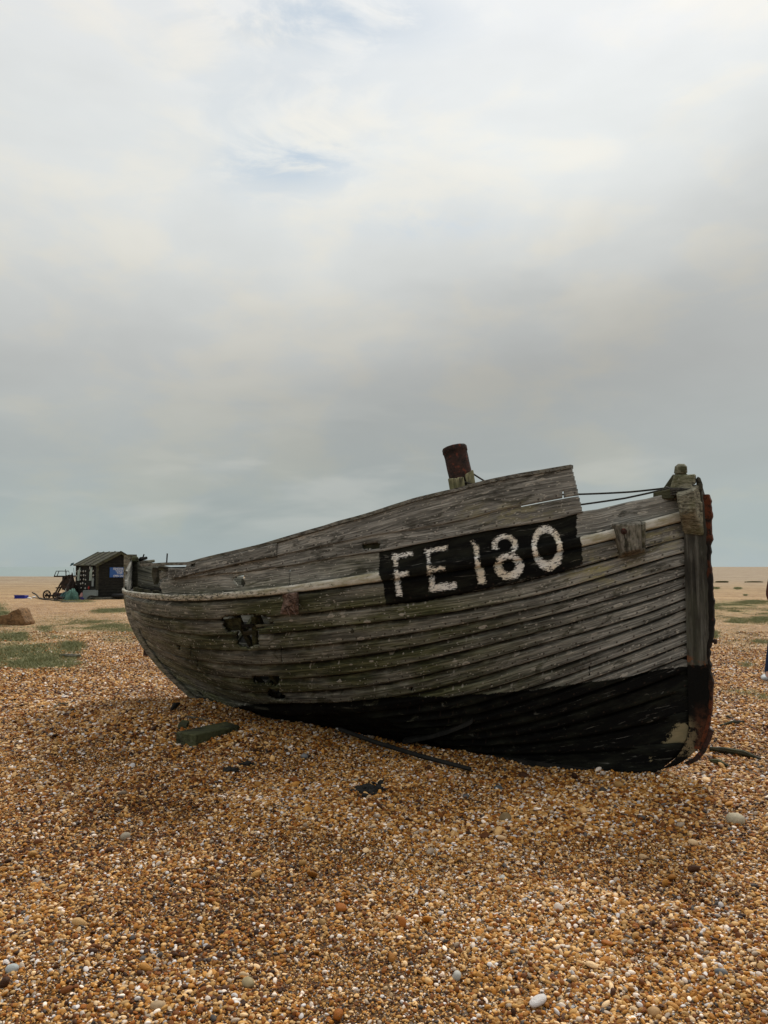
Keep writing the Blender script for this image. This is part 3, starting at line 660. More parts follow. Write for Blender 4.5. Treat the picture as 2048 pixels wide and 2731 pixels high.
# keel, stem and sternpost
S_ = lambda px, py, w_=.055: sz(onw(px, py, w_))
def centre_prism(name, poly_sz, half, mat, bevel=.006, n=None, parent=boat, rough=0):
    mb = MB(); A = [vec(loc3(s, half, z-0)) for s, z in poly_sz]; mb.prism(A, Vector((-NX[0], -NX[1], 0))*2*half)
    return mb.build(name, mat, parent, bevel=bevel)
def resample(P, step):
    P = [np.array(p, float) for p in P]; out_ = []
    for a, b in zip(P[:-1], P[1:]):
        n = max(1, int(np.linalg.norm(b-a)/step)); out_ += [a+(b-a)*i/n for i in range(n)]
    return out_+[P[-1]]
front_px = [(1864, 1292), (1874, 1320), (1878, 1370), (1882, 1420), (1886, 1560), (1890, 1690), (1882, 1728), (1884, 1770), (1889, 1800), (1889, 1850), (1887, 1900), (1877, 1950), (1862, 1990), (1836, 2022), (1800, 2044), (1752, 2056), (1700, 2064)]
front = [S_(*q) for q in front_px]
fr_r = resample(front, .03); fr_r = [p+np.array([.006*float(jag(np.array(i*.7), 1, 3)), 0]) for i, p in enumerate(fr_r)]
zr = np.linspace(.02, HP['hb']+.26, 40)
back = [(float(ends(z)[0])+.012, z) for z in zr]
poly = [tuple(p) for p in fr_r]+[(1.6, -.02), (1.6, .05)]+back
def strip_prism(name, outer, inner, half, mat, w_off=0., bevel=0., rough=0., parent=boat, taper=None):
    """solid strip between two matched (s,z) lines, symmetric about the centre plane"""
    mb = MB(); n = len(outer); rings = []
    for i in range(n):
        hf = half if taper is None else half*taper[i]
        (so, zo), (si, zi) = outer[i], inner[i]
        rings.append([mb.b.verts.new(vec(loc3(a, b, c))) for a, b, c in ((so, w_off+hf*.8, zo), (so, w_off-hf*.8, zo), (si, w_off-hf, zi), (si, w_off+hf, zi))])
    for i in range(n-1):
        for k in range(4): mb.b.faces.new((rings[i][k], rings[i][(k+1) % 4], rings[i+1][(k+1) % 4], rings[i+1][k]))
    mb.b.faces.new(rings[0][::-1]); mb.b.faces.new(rings[-1])
    return mb.build(name, mat, parent, bevel=bevel)
# stem as a strip: outer = front edge, inner = rabbet line
def at_len(P, n):
    P = np.array(P, float); d = np.r_[0, np.cumsum(np.linalg.norm(np.diff(P, axis=0), axis=1))]
    t = np.linspace(0, d[-1], n); return np.stack([np.interp(t, d, P[:, 0]), np.interp(t, d, P[:, 1])], 1)
def stem_mat():
    m, T, p = new_mat('stem_timber'); v = objco(T); z = T.node('ShaderNodeSeparateXYZ', Vector=v).outputs[2]
    g = T.noise(scaled(T, v, (26, 26, 2.2)), 1, 7, .65, .5); g2 = T.noise(scaled(T, v, (5, 5, 3)), 1, 6, .65)
    col = T.ramp(T.m('ADD', g, T.m('MULTIPLY', T.m('SUBTRACT', g2, .5), .5)), [(.3, (.018, .017, .014)), (.5, (.048, .046, .038)), (.72, (.16, .155, .135))])
    col = T.mix(T.m('MULTIPLY', T.sm(g2, .45, .62), .5), col, (.05, .052, .034))
    zz = T.m('ADD', z, T.m('MULTIPLY', T.m('SUBTRACT', g2, .5), .12))
    blk = T.sm(zz, .80, .79); col = T.mix(blk, col, T.mix(T.sm(T.noise(v, 14, 6, .7), .6, .68), (.0035, .0035, .003), (.022, .021, .018)))
    rs = T.m('MULTIPLY', T.sm(zz, .90, .82), T.sm(T.noise(v, 9, 6, .7), .50, .62)); rs = T.m('MULTIPLY', rs, T.sm(zz, .76, .80)); col = T.mix(rs, col, (.16, .065, .028))
    sv = T.m('ADD', T.vm('DOT_PRODUCT', v, (float(AX[0]), float(AX[1]), 0)), float(LB*.45))
    edge_ = T.m('ADD', sv, T.m('MULTIPLY', T.m('SUBTRACT', g2, .5), .22))
    r2 = T.m('MULTIPLY', T.m('MULTIPLY', T.sm(zz, .55, .3), T.sm(T.noise(v, 10, 6, .7), .40, .58)), T.sm(edge_, -.04, -.09)); col = T.mix(r2, col, (.085, .034, .018))
    tn = T.m('MULTIPLY', T.m('MULTIPLY', T.sm(zz, .10, .15), T.sm(zz, .42, .34)), T.m('MULTIPLY', T.sm(edge_, -.10, -.02), T.sm(T.noise(v, 24, 7, .75), .46, .54))); col = T.mix(T.m('MULTIPLY', tn, .7), col, (.24, .19, .11))
    T.put(p, 'Base Color', col); T.put(p, 'Roughness', .85); T.put(p, 'Specular IOR Level', .15); bump(T, p, T.m('ADD', g, T.m('MULTIPLY', g2, .6)), .9, .014); return m
M['stem'] = stem_mat()
no = 90
outer = at_len(front, no); 
zi = np.interp(np.linspace(0, 1, no), [0, .45, .75, .9, 1], [front[0][1], .95, .22, .06, .03])
inner = [(float(ends(z)[0])-.008, z) for z in zi]
inner = [(s+max(0, (i/no-.86))*3.2, z) for i, (s, z) in enumerate(inner)]
tp = 1-.35*np.linspace(0, 1, no)**2+.03*jag(np.arange(no)*1., .5, 8)
outer = outer+np.stack([.006*jag(np.arange(no)*1., .6, 2), np.zeros(no)], 1)
strip_prism('stem', outer, inner, .052, M['stem'], taper=tp)
# rusty iron band on the fore edge, flaking
bpx = [(1889, 1318), (1893, 1335), (1894, 1380), (1896, 1442), (1891, 1452), (1892, 1500), (1897, 1550), (1899, 1600), (1902, 1645), (1900, 1700), (1890, 1732), (1886, 1762), (1892, 1795), (1899, 1815), (1897, 1850), (1899, 1875), (1893, 1910), (1890, 1935), (1882, 1965), (1868, 1998)]
bo = at_len([S_(*q, w_=.03) for q in bpx], 80); bi = bo+np.array([.045, 0])
bo = bo-np.stack([.010*np.abs(jag(np.arange(80)*1., .8, 12)), np.zeros(80)], 1)
def band_mat():
    m, T, p = new_mat('flaking_iron'); v = objco(T); z = T.node('ShaderNodeSeparateXYZ', Vector=v).outputs[2]; n = T.noise(v, 22, 6, .7); n2 = T.noise(v, 6, 5)
    a = T.m('ADD', z, T.m('MULTIPLY', T.m('SUBTRACT', n2, .5), .3)); k = T.m('MAXIMUM', T.sm(a, 1.62, 1.74), T.sm(a, .72, .5))
    k = T.m('MAXIMUM', k, T.m('MULTIPLY', T.sm(n2, .52, .6), .6)); k = T.m('MULTIPLY', k, T.sm(n, .36, .56))
    T.put(p, 'Base Color', T.mix(k, (.012, .010, .008), T.mix(n, (.06, .018, .009), (.14, .042, .017)))); T.put(p, 'Roughness', .9); T.put(p, 'Specular IOR Level', .2); bump(T, p, n, .9, .012); return m
strip_prism('stem_band', bo, bi, .034, band_mat(), taper=1+.1*jag(np.arange(80)*1., .5, 3))
# keel
ks = np.linspace(.62, LB-1.25, 40); kz = np.zeros(40)
strip_prism('keel', [(s, -.045) for s in ks], [(s, .03) for s in ks], .045, M['tar'])
# sternpost along the raked stern
zs = np.linspace(-.02, 1.74, 46); so_s = np.array([float(ends(max(z, .001))[1]) for z in zs])
strip_prism('sternpost', [(s+.10, z) for s, z in zip(so_s, zs)], [(s-.02, z) for s, z in zip(so_s, zs)], .05, M['timber'])
# bronze shoe strap at the forefoot: loose leaning plate and runner
# frames inside the hull
def frame_rib(u, side, zt):
    zz = np.linspace(.03, zt, 14); sb, st = ends(.6); s_c = sb+u*(st-sb); mb = MB(); rings = []
    for z in zz:
        b_, e_ = ends(z); uu_ = np.clip((s_c-b_)/(e_-b_), .0, 1.); wv = max(float(Wd(uu_, z))-.078, .004)
        w2 = max(wv-.042, .0)
        rings.append([mb.b.verts.new(vec(loc3(s_c+a, side*ww, z))) for a, ww in ((-.022, wv), (.022, wv), (.022, w2), (-.022, w2))])
    for i in range(len(rings)-1):
        for k in range(4): mb.b.faces.new((rings[i][k], rings[i][(k+1) % 4], rings[i+1][(k+1) % 4], rings[i+1][k]))
    mb.b.faces.new(rings[0][::-1]); mb.b.faces.new(rings[-1])
    return mb.build('frame', M['dark_timber'], boat)
for u in np.linspace(.10, .90, 22):
    for side in (1, -1):
        zt = float(cv('B', min(u, .78)))-.03 if (u < u431 or side < 0) else float(cv('T', u))+.02
        frame_rib(u, side, zt)
# thwarts, stringers and bottom boards
for u in (.22, .40, .58, .74):
    z = float(cv('T', u))-.16; sb, st = ends(z); s_c = sb+u*(st-sb); wv = float(Wd(u, z))-.05; mb = MB()
    P = [loc3(s_c-.11, -wv, z), loc3(s_c+.11, -wv, z), loc3(s_c+.11, wv, z), loc3(s_c-.11, wv, z)]
    mb.prism([vec(p) for p in P], (0, 0, -.035)); mb.build('thwart', M['timber'], boat, bevel=.006)
mb = MB(); us = np.linspace(.03, .76, 40); dv2 = []  # added deck, keeps light out of the hull so the holes look dark
for side in (1, -1):
    dv2.append([mb.b.verts.new(vec(hpt(np.array(u), np.array(float(cv('T', u))-.10), side, -.05))) for u in us])
for i in range(39): mb.b.faces.new((dv2[0][i], dv2[1][i], dv2[1][i+1], dv2[0][i+1]))
dk = mb.build('shade_deck', M['timber_h'], boat); s_m = dk.modifiers.new('thickness', 'SOLIDIFY'); s_m.thickness = .03
mb = MB()
for k_ in range(-2, 3):
    P = [loc3(2.3, k_*.10-.045, .24), loc3(4.0, k_*.11-.05, .24), loc3(4.0, k_*.11+.05, .24), loc3(2.3, k_*.10+.045, .24)]
    mb.prism([vec(p) for p in P], (0, 0, -.022))
mb.build('bottom_boards', M['dark_timber'], boat)
# ceiling plank seen through the large hole + splinters across it
def hslab(px4, depth_in, thick, name, mat, bevel=.003):
    mb = MB(); A = []
    for (x, y) in px4:
        u, z = hit(x, y); A.append(vec(hpt(np.array(u), np.array(z), 1, -depth_in)))
    mb.prism(A, Vector((NX[0], NX[1], 0))*-thick); return mb.build(name, mat, boat, bevel=bevel)
hslab([(588, 1652), (634, 1648), (634, 1682), (590, 1684)], .035, .02, 'ceiling_plank', M['green_timber'])
hslab([(636, 1666), (668, 1664), (668, 1673), (640, 1675)], .03, .014, 'broken_slat', M['tar'])
hslab([(676, 1666), (726, 1664), (722, 1670), (678, 1674)], .02, .012, 'broken_slat', M['timber'])
hslab([(660, 1646), (672, 1646), (676, 1720), (664, 1724)], .04, .03, 'broken_slat', M['green_timber'])
hslab([(636, 1685), (668, 1680), (668, 1693), (638, 1697)], .05, .02, 'broken_slat', M['dark_timber'])
# wooden fender block bolted through the bow
def w_at(px, py):
    u, z = hit(px, py); return float(Wd(u, z))
def loft_px(outer_, inner_, name, mat, parent=boat, bevel=.006, rough=0):
    mb = MB(); mb.hexa([vec(onw(x, y, w_)) for x, y, w_ in outer_], [vec(onw(x, y, w_)) for x, y, w_ in inner_])
    return mb.build(name, mat, parent, bevel=bevel, rough=rough)
wb = w_at(1668, 1440)
M['block'] = grainy('split_block', (.03, .026, .020), (.24, .22, .185), (18, 18, 6), lich=.4, green=.25)
blk = loft_px([(1641, 1398, wb+.135), (1708, 1397, wb+.12), (1709, 1466, wb+.12), (1664, 1474, wb+.13)], [(1618, 1397, wb-.0), (1711, 1386, wb-.02), (1716, 1474, wb-.02), (1648, 1492, wb)], 'fender_block', M['block'], bevel=.009)
mb = MB(); q0 = onw(1664, 1417, wb+.13); nd3 = np.array([NX[0], NX[1], 0]); mb.tube([vec(q0-nd3*.01), vec(q0+nd3*.012)], .022, 14); mb.tube([vec(q0-nd3*.1), vec(q0+nd3*.03)], .010, 8)
mb.build('bolt', M['dark_rust'], blk, bevel=.002)
mb = MB(); q0 = onw(1668, 1455, wb+.1285); mb.tube([vec(onw(1664, 1424, wb+.133)), vec(onw(1668, 1440, wb+.131)), vec(onw(1667, 1462, wb+.129))], [.003, .005, .002], 5); mb.build('split', M['dark_timber'], blk)
loft_px([(1709, 1398, wb+.05), (1718, 1396, wb+.05), (1719, 1466, wb+.04), (1711, 1470, wb+.04)], [(1709, 1392, wb-.03), (1722, 1390, wb-.03), (1722, 1474, wb-.03), (1710, 1476, wb-.03)], 'cleat', M['timber'])
# broken stub of a rail bracket
wb = w_at(772, 1600)
M['raw'] = grainy('split_reddish_wood', (.035, .022, .018), (.26, .18, .145), (14, 14, 50), rough=.85)
loft_px([(768, 1584, wb+.10), (790, 1580, wb+.10), (788, 1602, wb+.09), (772, 1612, wb+.07)], [(752, 1584, wb+.0), (797, 1576, wb), (797, 1640, wb), (746, 1640, wb)], 'broken_bracket', M['raw'], bevel=.006)
mb = MB()
for x0, y0, x1, y1 in ((780, 1606, 786, 1634), (786, 1600, 795, 1628), (774, 1618, 790, 1640), (790, 1612, 797, 1622), (765, 1622, 775, 1645)):
    mb.tube([vec(onw(x0, y0, wb+.07)), vec(onw(x1, y1, wb+.045))], [.008, .002], 5)
mb.build('splinters', M['raw'], boat)
# knot plug with pale ring on the planking
u, z = hit(942, 1682); q0 = hpt(np.array(u), np.array(z), 1, .012); mb = MB(); mb.tube([vec(q0), vec(q0+nd3*.008)], .018, 14); mb.tube([vec(q0), vec(q0+nd3*.011)], .007, 8); mb.build('plug', M['dark_timber'], boat)
hslab([(950, 1440), (1035, 1430), (1035, 1475), (950, 1482)], .03, .02, 'inner_plank', M['dark_timber'])
# ---- bow fittings
loft_px([(1806, 1322, .20), (1848, 1306, .19), (1853, 1358, .19), (1812, 1374, .20)], [(1800, 1300, .03), (1866, 1290, .03), (1880, 1432, .045), (1822, 1425, .05)], 'bow_chock', M['pale_timber'], bevel=.012)
loft_px([(1852, 1326, .10), (1872, 1342, .09), (1875, 1410, .07), (1858, 1380, .09)], [(1850, 1320, -.05), (1876, 1336, -.05), (1880, 1432, -.05), (1856, 1400, -.05)], 'bow_chock', M['pale_timber'], bevel=.006)
loft_px([(1797, 1266, .09), (1833, 1266, .09), (1858, 1322, .10), (1781, 1322, .10)], [(1799, 1262, -.08), (1834, 1262, -.08), (1858, 1318, -.09), (1783, 1318, -.09)], 'samson_post', M['pale_timber'], bevel=.012)
loft_px([(1800, 1238, .075), (1830, 1239, .075), (1832, 1268, .08), (1796, 1268, .08)], [(1803, 1236, -.05), (1832, 1237, -.05), (1834, 1266, -.06), (1799, 1266, -.06)], 'post_head', M['timber'], bevel=.018)
loft_px([(1815, 1243, .083), (1831, 1244, .083), (1829, 1260, .085), (1815, 1258, .085)], [(1815, 1243, .06), (1831, 1244, .06), (1829, 1260, .06), (1815, 1258, .06)], 'mortise_plug', M['dark_timber'], bevel=.003)
loft_px([(1828, 1268, .085), (1853, 1265, .07), (1855, 1292, .08), (1830, 1296, .085)], [(1830, 1266, -.05), (1856, 1264, -.05), (1857, 1290, -.05), (1832, 1294, -.05)], 'post_shoulder', M['pale_timber'], bevel=.008)
loft_px([(1794, 1267, .02), (1800, 1266, .02), (1800, 1312, .03), (1762, 1312, .03)], [(1794, 1265, -.02), (1800, 1265, -.02), (1800, 1310, -.03), (1764, 1310, -.03)], 'knee', M['dark_timber'], bevel=.003)
loft_px([(1742, 1314, .10), (1800, 1300, .10), (1800, 1330, .10), (1742, 1332, .10)], [(1742, 1312, -.10), (1800, 1300, -.12), (1800, 1330, -.12), (1742, 1332, -.1)], 'breasthook', M['dark_timber'], bevel=.006)
mb = MB()
q_ = [onw(x, y, 0.) for x, y in ((1863, 1271), (1868, 1300), (1872, 1345))]
loft_px([(1856, 1272, .055), (1866, 1270, .055), (1875, 1296, .055), (1860, 1345, .055)], [(1856, 1272, -.055), (1866, 1270, -.055), (1876, 1296, -.055), (1862, 1345, -.055)], 'stem_head', M['dark_timber'], bevel=.014)
# rope lashing round the post
mb = MB(); rr = np.random.default_rng(3)
for k_ in range(7):
    y0 = 1301+k_*2.6; pts = []
    for a in np.linspace(0, 2*math.pi, 25):
        ca, sa_ = math.cos(a), math.sin(a); xm = 1818+42*ca; wv = .012+.112*sa_
        pts.append(vec(onw(xm, y0+5*math.sin(a+k_*.8)+rr.normal()*.7, wv)))
    mb.tube(pts, .0085, 7, caps=False)
mb.build('rope_lashing', M['rope'], boat, smooth=True)
# ropes from the mast stump to the bow
def rope(name, pts, r, sag=.0, n=14):
    P = []
    for i in range(len(pts)-1):
        a, b = Vector(pts[i]), Vector(pts[i+1])
        for k in range(n): t = k/n; p = a.lerp(b, t); p.z -= sag*4*t*(1-t)*(a-b).length; P.append(p)
    P.append(Vector(pts[-1])); mb = MB(); mb.tube(P, r, 7); return mb.build(name, M['rope'], boat, smooth=True)
rope('stay_rope', [vec(onw(1262, 1264, .12)), vec(onw(1302, 1289, .12)), vec(onw(1500, 1319, .05)), vec(onw(1680, 1312, .03)), vec(onw(1795, 1299, .0))], .0075, .006)
rope('stay_rope', [vec(onw(1500, 1352, .10)), vec(onw(1665, 1329, .08)), vec(onw(1786, 1302, .08))], .0075, .004)
rope('stay_rope', [vec(onw(1236, 1284, .16)), vec(onw(1275, 1297, .17)), vec(onw(1300, 1310, .17))], .007, 0)
# ---- mast stump: rusty pipe in a wooden collar
def cpt(px, py, w_=0.): return onw(px, py, w_)
mb = MB(); a = cpt(1211, 1192); b = cpt(1229, 1272); dv_ = (b-a)/np.linalg.norm(b-a); base_ = a+dv_*1.5
rad = .105; N_ = 40; rings = []
ax_ = Vector(dv_); e1 = Vector((NX[0], NX[1], 0)); e1 = (e1-ax_*e1.dot(ax_)).normalized(); e2 = ax_.cross(e1)
ts = [0, .004, .012, .05, .055, .10, .2, .3, .42, 1.5]; rs = [.80, 1.0, 1.05, 1.05, 1.0, .985, .99, .98, .97, .96]
for t_, r_ in zip(ts, rs):
    rings.append([mb.b.verts.new(Vector(a)+ax_*t_+(e1*math.cos(k*2*math.pi/N_)+e2*math.sin(k*2*math.pi/N_))*rad*r_*(1+.015*math.sin(k*1.7+t_*40))) for k in range(N_)])
for i in range(len(rings)-1):
    for k in range(N_): mb.b.faces.new((rings[i][k], rings[i][(k+1) % N_], rings[i+1][(k+1) % N_], rings[i+1][k]))
inner_r = [mb.b.verts.new(Vector(a)+ax_*.12+(e1*math.cos(k*2*math.pi/N_)+e2*math.sin(k*2*math.pi/N_))*rad*.78) for k in range(N_)]
for k in range(N_): mb.b.faces.new((rings[0][(k+1) % N_], rings[0][k], inner_r[k], inner_r[(k+1) % N_]))
mb.b.faces.new(inner_r)
mast = mb.build('mast_stump', M['dark_rust'], boat, smooth=True)
def tilt_block(px4, w0, w1, name, mat, bev=.008):
    mb = MB(); mb.hexa([vec(onw(x, y, w0)) for x, y in px4], [vec(onw(x, y, w1)) for x, y in px4]); return mb.build(name, mat, mast, bevel=bev)
M['collar'] = grainy('mossy_pale_timber', (.06, .055, .035), (.33, .30, .17), (20, 20, 4), green=.55, lich=.2)
tilt_block([(1194, 1276), (1219, 1275), (1236, 1345), (1206, 1345)], .20, .06, 'collar_block', M['collar'])
tilt_block([(1218, 1274), (1236, 1271), (1250, 1345), (1230, 1345)], .19, .05, 'collar_block', M['collar'])
tilt_block([(1239, 1266), (1262, 1252), (1276, 1345), (1256, 1345)], .15, -.12, 'collar_block', M['collar'])
tilt_block([(1200, 1282), (1240, 1278), (1240, 1345), (1206, 1345)], -.11, -.18, 'collar_block', M['collar'])
# ---- stern fittings
loft_px([(350, 1484, .09), (369, 1484, .09), (371, 1500, .09), (351, 1500, .09)], [(350, 1483, -.06), (369, 1483, -.06), (371, 1500, -.06), (351, 1500, -.06)], 'sternpost_head', M['green_timber'], bevel=.018)
loft_px([(352, 1500, .05), (367, 1500, .05), (368, 1590, .05), (352, 1590, .05)], [(352, 1500, -.07), (367, 1500, -.07), (368, 1590, -.07), (352, 1590, -.07)], 'stern_knee', M['dark_timber'], bevel=.008)
loft_px([(372, 1497, .03), (413, 1494, .03), (413, 1500, .03), (372, 1504, .03)], [(372, 1495, -.03), (413, 1492, -.03), (413, 1498, -.03), (372, 1502, -.03)], 'tiller_stub', M['timber'], bevel=.008)
mb = MB(); q0 = onw(380, 1490, 0.); mb.blob(vec(q0), .026, 2, .5, (1.5, .8, .6), seed=4); mb.tube([vec(onw(381, 1488, 0)), vec(onw(384, 1478, 0))], .008, 6); mb.tube([vec(onw(372, 1493, 0)), vec(onw(390, 1488, 0.02))], .018, 7)
mb.build('rudder_fitting', M['tar'], boat)
mb = MB(); mb.tube([vec(onw(444, 1507, .0)), vec(onw(446, 1476, .0))], .008, 6); mb.build('iron_rod', M['dark_rust'], boat)
# remains of the bulwark on the near quarter
def quarter_piece(px4, off, th, name, mat):
    mb = MB(); A = []
    for (x, y) in px4:
        h_ = hit(x, y); A.append(vec(onw(x, y, float(Wd(h_[0], h_[1]))+off)) if h_ else vec(onw(x, y, .6)))
    mb.prism(A, Vector((NX[0], NX[1], 0))*-th); return mb.build(name, mat, boat, bevel=.004)
quarter_piece([(421, 1511), (457, 1513), (456, 1522), (438, 1524), (421, 1520)], -.02, .02, 'bulwark_fragment', M['dark_timber'])
quarter_piece([(424, 1524), (455, 1524), (456, 1546), (441, 1547), (424, 1545)], -.03, .02, 'bulwark_fragment', M['timber_h'])
quarter_piece([(457, 1512), (508, 1511), (512, 1538), (470, 1541), (458, 1541)], -.012, .022, 'bulwark_fragment', M['timber_h'])
quarter_piece([(406, 1513), (421, 1514), (418, 1538), (410, 1560), (404, 1530)], -.04, .05, 'top_timber', M['dark_timber'])
# pintle stub low on the sternpost
u_ = ends(.62)[1]; mb = MB(); mb.box(vec(loc3(u_+.13, 0, .62)), (.10, .05, .06), Matrix.Rotation(ANG, 3, 'Z')); mb.build('pintle', M['dark_rust'], boat, bevel=.006)
# iron runner standing off the forefoot
strip = [S_(x, y, .0) for x, y in ((1904, 1948), (1895, 1975), (1880, 2008), (1862, 2028), (1838, 2040))]; st_in = [(s+.035, z+.012) for s, z in strip]
strip_prism('keel_band', strip, st_in, .022, M['dark_rust'])
mb = MB(); q0 = onw(1908, 1711, 0.); mb.tube([vec(onw(1880, 1709, 0.)), vec(q0)], .011, 8); mb.tube([vec(onw(1904, 1711, .0)), vec(onw(1912, 1711, 0.))], .020, 6); mb.build('stem_bolt', M['dark_rust'], boat, bevel=.002)
mb = MB(); q0 = hpt(np.array(hit(1210, 1935)[0]), np.array(hit(1210, 1935)[1]), 1, .02) if hit(1210, 1935) else None
# bilge keel strip rising along the black bottom
A = []
for (x, y) in ((940, 1978), (1000, 1982), (1080, 1975), (1150, 1962), (1200, 1948), (1250, 1928), (1265, 1920)):
    h_ = hit(x, y)
    if h_: A.append(hpt(np.array(h_[0]), np.array(h_[1]), 1, .03))
if len(A) > 2:
    mb = MB(); sweep_rect(mb, [vec(a_) for a_ in A], [(NX[0], NX[1], -.6)]*len(A), .04, .035); mb.build('bilge_runner', M['tar'], boat, bevel=.004)

# ================================================================== GROUND AND SEA
def axis_pts(segs):
    out_ = []
    for a, b, n in segs: out_ += list(np.linspace(a, b, n, endpoint=False))
    return np.array(out_+[segs[-1][1]])
xs = axis_pts([(-9000, -800, 8), (-800, -120, 12), (-120, -30, 30), (-30, -7, 60), (-7, 6, 190), (6, 30, 60), (30, 200, 40), (200, 1200, 15), (1200, 9000, 8)])
ys = axis_pts([(-400, -20, 6), (-20, 0, 12), (0, 12, 200), (12, 40, 110), (40, 110, 70), (110, 180, 60), (180, 600, 40), (600, 9000, 20)])
GX, GY = np.meshgrid(xs, ys, indexing='ij'); GZ = gh(GX, GY)
shore = np.where(GX < -20, 118+.03*(GX+20)*-0.4, 118+(GX+20)*5.)
over = GY-shore; GZ = GZ-np.clip(over/6, 0, 1)*1.2-np.clip(over/40, 0, 1)*5+.10*np.exp(-((over+2)/4)**2)
nx_, ny_ = GX.shape; ids = np.arange(nx_*ny_).reshape(nx_, ny_)
q = np.stack([ids[:-1, :-1], ids[1:, :-1], ids[1:, 1:], ids[:-1, 1:]], -1).reshape(-1, 4)
# turf patches: (px, py, half width px, half height px, density, blade height m)
PATCH = [(60, 1740, 110, 28, 1.0, .075), (130, 1765, 95, 20, 1.0, .07), (40, 1768, 60, 10, 1.0, .06), (190, 1727, 30, 14, 1.0, .12), (20, 1700, 55, 16, .9, .06), (55, 1697, 22, 10, .8, .07), (120, 1680, 20, 8, .8, .06), (0, 1640, 22, 22, 1., .08), (145, 1697, 22, 6, .7, .05),
         (230, 1677, 70, 5, .7, .04), (300, 1670, 60, 7, .9, .05), (350, 1680, 40, 7, .9, .05), (240, 1658, 60, 5, .7, .04), (310, 1629, 45, 6, .9, .06), (270, 1632, 30, 4, .6, .05), (160, 1700, 60, 10, .4, .03), (310, 1708, 60, 5, .5, .04), (200, 1605, 40, 3, .7, .06), (80, 1672, 60, 4, .3, .04),
         (1960, 1612, 100, 10, .8, .04), (2010, 1604, 40, 4, .8, .06), (1975, 1630, 70, 4, .7, .06), (1965, 1655, 28, 7, .9, .07), (2025, 1652, 26, 8, .9, .07), (1907, 1692, 12, 9, .9, .08), (2030, 1712, 26, 7, .8, .06), (1985, 1733, 26, 7, .7, .05),
         (1990, 1772, 26, 8, .8, .05), (1985, 1846, 60, 9, .8, .035), (2040, 1856, 30, 9, .8, .04), (1925, 1840, 20, 6, .5, .03), (2100, 1640, 60, 20, .8, .06), (2120, 1760, 50, 20, .7, .05), (-80, 1735, 80, 40, 1., .06), (-60, 1650, 60, 20, .8, .06),
         (200, 1665, 160, 24, .30, .022), (330, 1690, 90, 22, .3, .022), (100, 1790, 140, 14, .3, .02), (1970, 1640, 100, 30, .3, .022), (1980, 1700, 90, 30, .22, .02), (1905, 1570, 10, 2, 1., .10), (1968, 1571, 7, 1.8, 1., .14), (1925, 1522, 9, 1., 1., .2), (1988, 1588, 4, 1.2, 1., .10), (1932, 1533, 6, 1., 1., .15), (2010, 1521, 12, .8, 1., .15), (1880, 1615, 60, 8, .8, .06), (1700, 1612, 90, 8, .7, .06), (1750, 1700, 60, 12, .7, .05), (450, 1690, 60, 8, .6, .05)]
PX, PY = proj(np.stack([GX, GY, GZ], -1))
grn = np.zeros(GX.shape)
for (a, b, rx, ry, dn, hgt_) in PATCH:
    vis_ = (GY > 5) & (GY < 60)
    grn = np.maximum(grn, np.where(vis_, dn*np.clip(1.35-np.hypot((PX-a)/rx, (PY-b)/(ry*1.1)), 0, 1), 0))
gme = np_mesh('ground', np.stack([GX, GY, GZ], -1).reshape(-1, 3), q, {'green': grn.ravel()})
ground = link_mesh('ground', gme, M['ground'], smooth=True); kind(ground, 'structure', 'shingle beach of flint pebbles')
ms, T, p = new_mat('sea_water'); g = T.node('ShaderNodeNewGeometry').outputs['Position']
sn = T.noise(scaled(T, g, (.02, .10, 1)), 1, 5, .6)
T.put(p, 'Base Color', T.mix(sn, (.19, .255, .255), (.25, .31, .305))); T.put(p, 'Roughness', .45); T.put(p, 'Specular IOR Level', .3); bump(T, p, T.noise(scaled(T, g, (.5, 1.4, 1)), 1, 4), .5, .3)
b = MB(); b.b.faces.new([b.b.verts.new(v) for v in ((-30000, 60, -2.4), (12000, 60, -2.4), (12000, 45000, -2.4), (-30000, 45000, -2.4))]); sea = b.build('sea', ms); kind(sea, 'structure', 'grey-green sea beyond the beach')

# ---- loose pebbles: point cloud with instanced stones
def pebble_mesh(seed):
    r = np.random.default_rng(seed); b = bmesh.new(); bmesh.ops.create_icosphere(b, subdivisions=2, radius=1.)
    N = r.normal(size=(7, 3)); N /= np.linalg.norm(N, axis=1)[:, None]; D = r.uniform(.58, .95, 7)
    for v in b.verts:
        c = np.array(v.co)
        for n, d in zip(N, D):
            k = c@n
            if k > d: c = c-n*(k-d)*.85
        v.co = Vector(c)
    me = bpy.data.meshes.new('pebble_shape'); b.to_mesh(me); b.free(); me.polygons.foreach_set('use_smooth', [True]*len(me.polygons)); me.materials.append(M['pebble'])
    return bpy.data.objects.new('pebble_shape', me)
shapes = bpy.data.collections.new('pebble_shapes')
for k_ in range(6): shapes.objects.link(pebble_mesh(100+k_))
def scatter_band(y0, y1, dens, rmin, rmax, big=0.):
    n = int((y1-y0)*((y0+y1)*.54*1.0+2.6)*dens); y = rng.uniform(y0, y1, n*2); x = rng.uniform(-1, 1, n*2)*(y1*.54+1.3)
    k = np.abs(x) < y*.54+1.3; x, y = x[k][:n], y[k][:n]
    s = rmin*np.exp(rng.exponential(.42, len(x))); s = np.minimum(s, rmax)
    return x, y, s
bands = [scatter_band(1.9, 3.2, 17000, .0029, .0105), scatter_band(3.2, 4.6, 14000, .0033, .0115), scatter_band(4.6, 6.4, 10500, .0039, .013), scatter_band(6.4, 9., 5200, .0052, .017), scatter_band(9., 12., 2300, .0070, .018), scatter_band(12., 15., 1300, .0075, .018), scatter_band(15., 18.5, 450, .0075, .017)]
xb, yb, sb_ = scatter_band(2.0, 9., 26, .011, .026); bands.append((xb, yb, sb_))
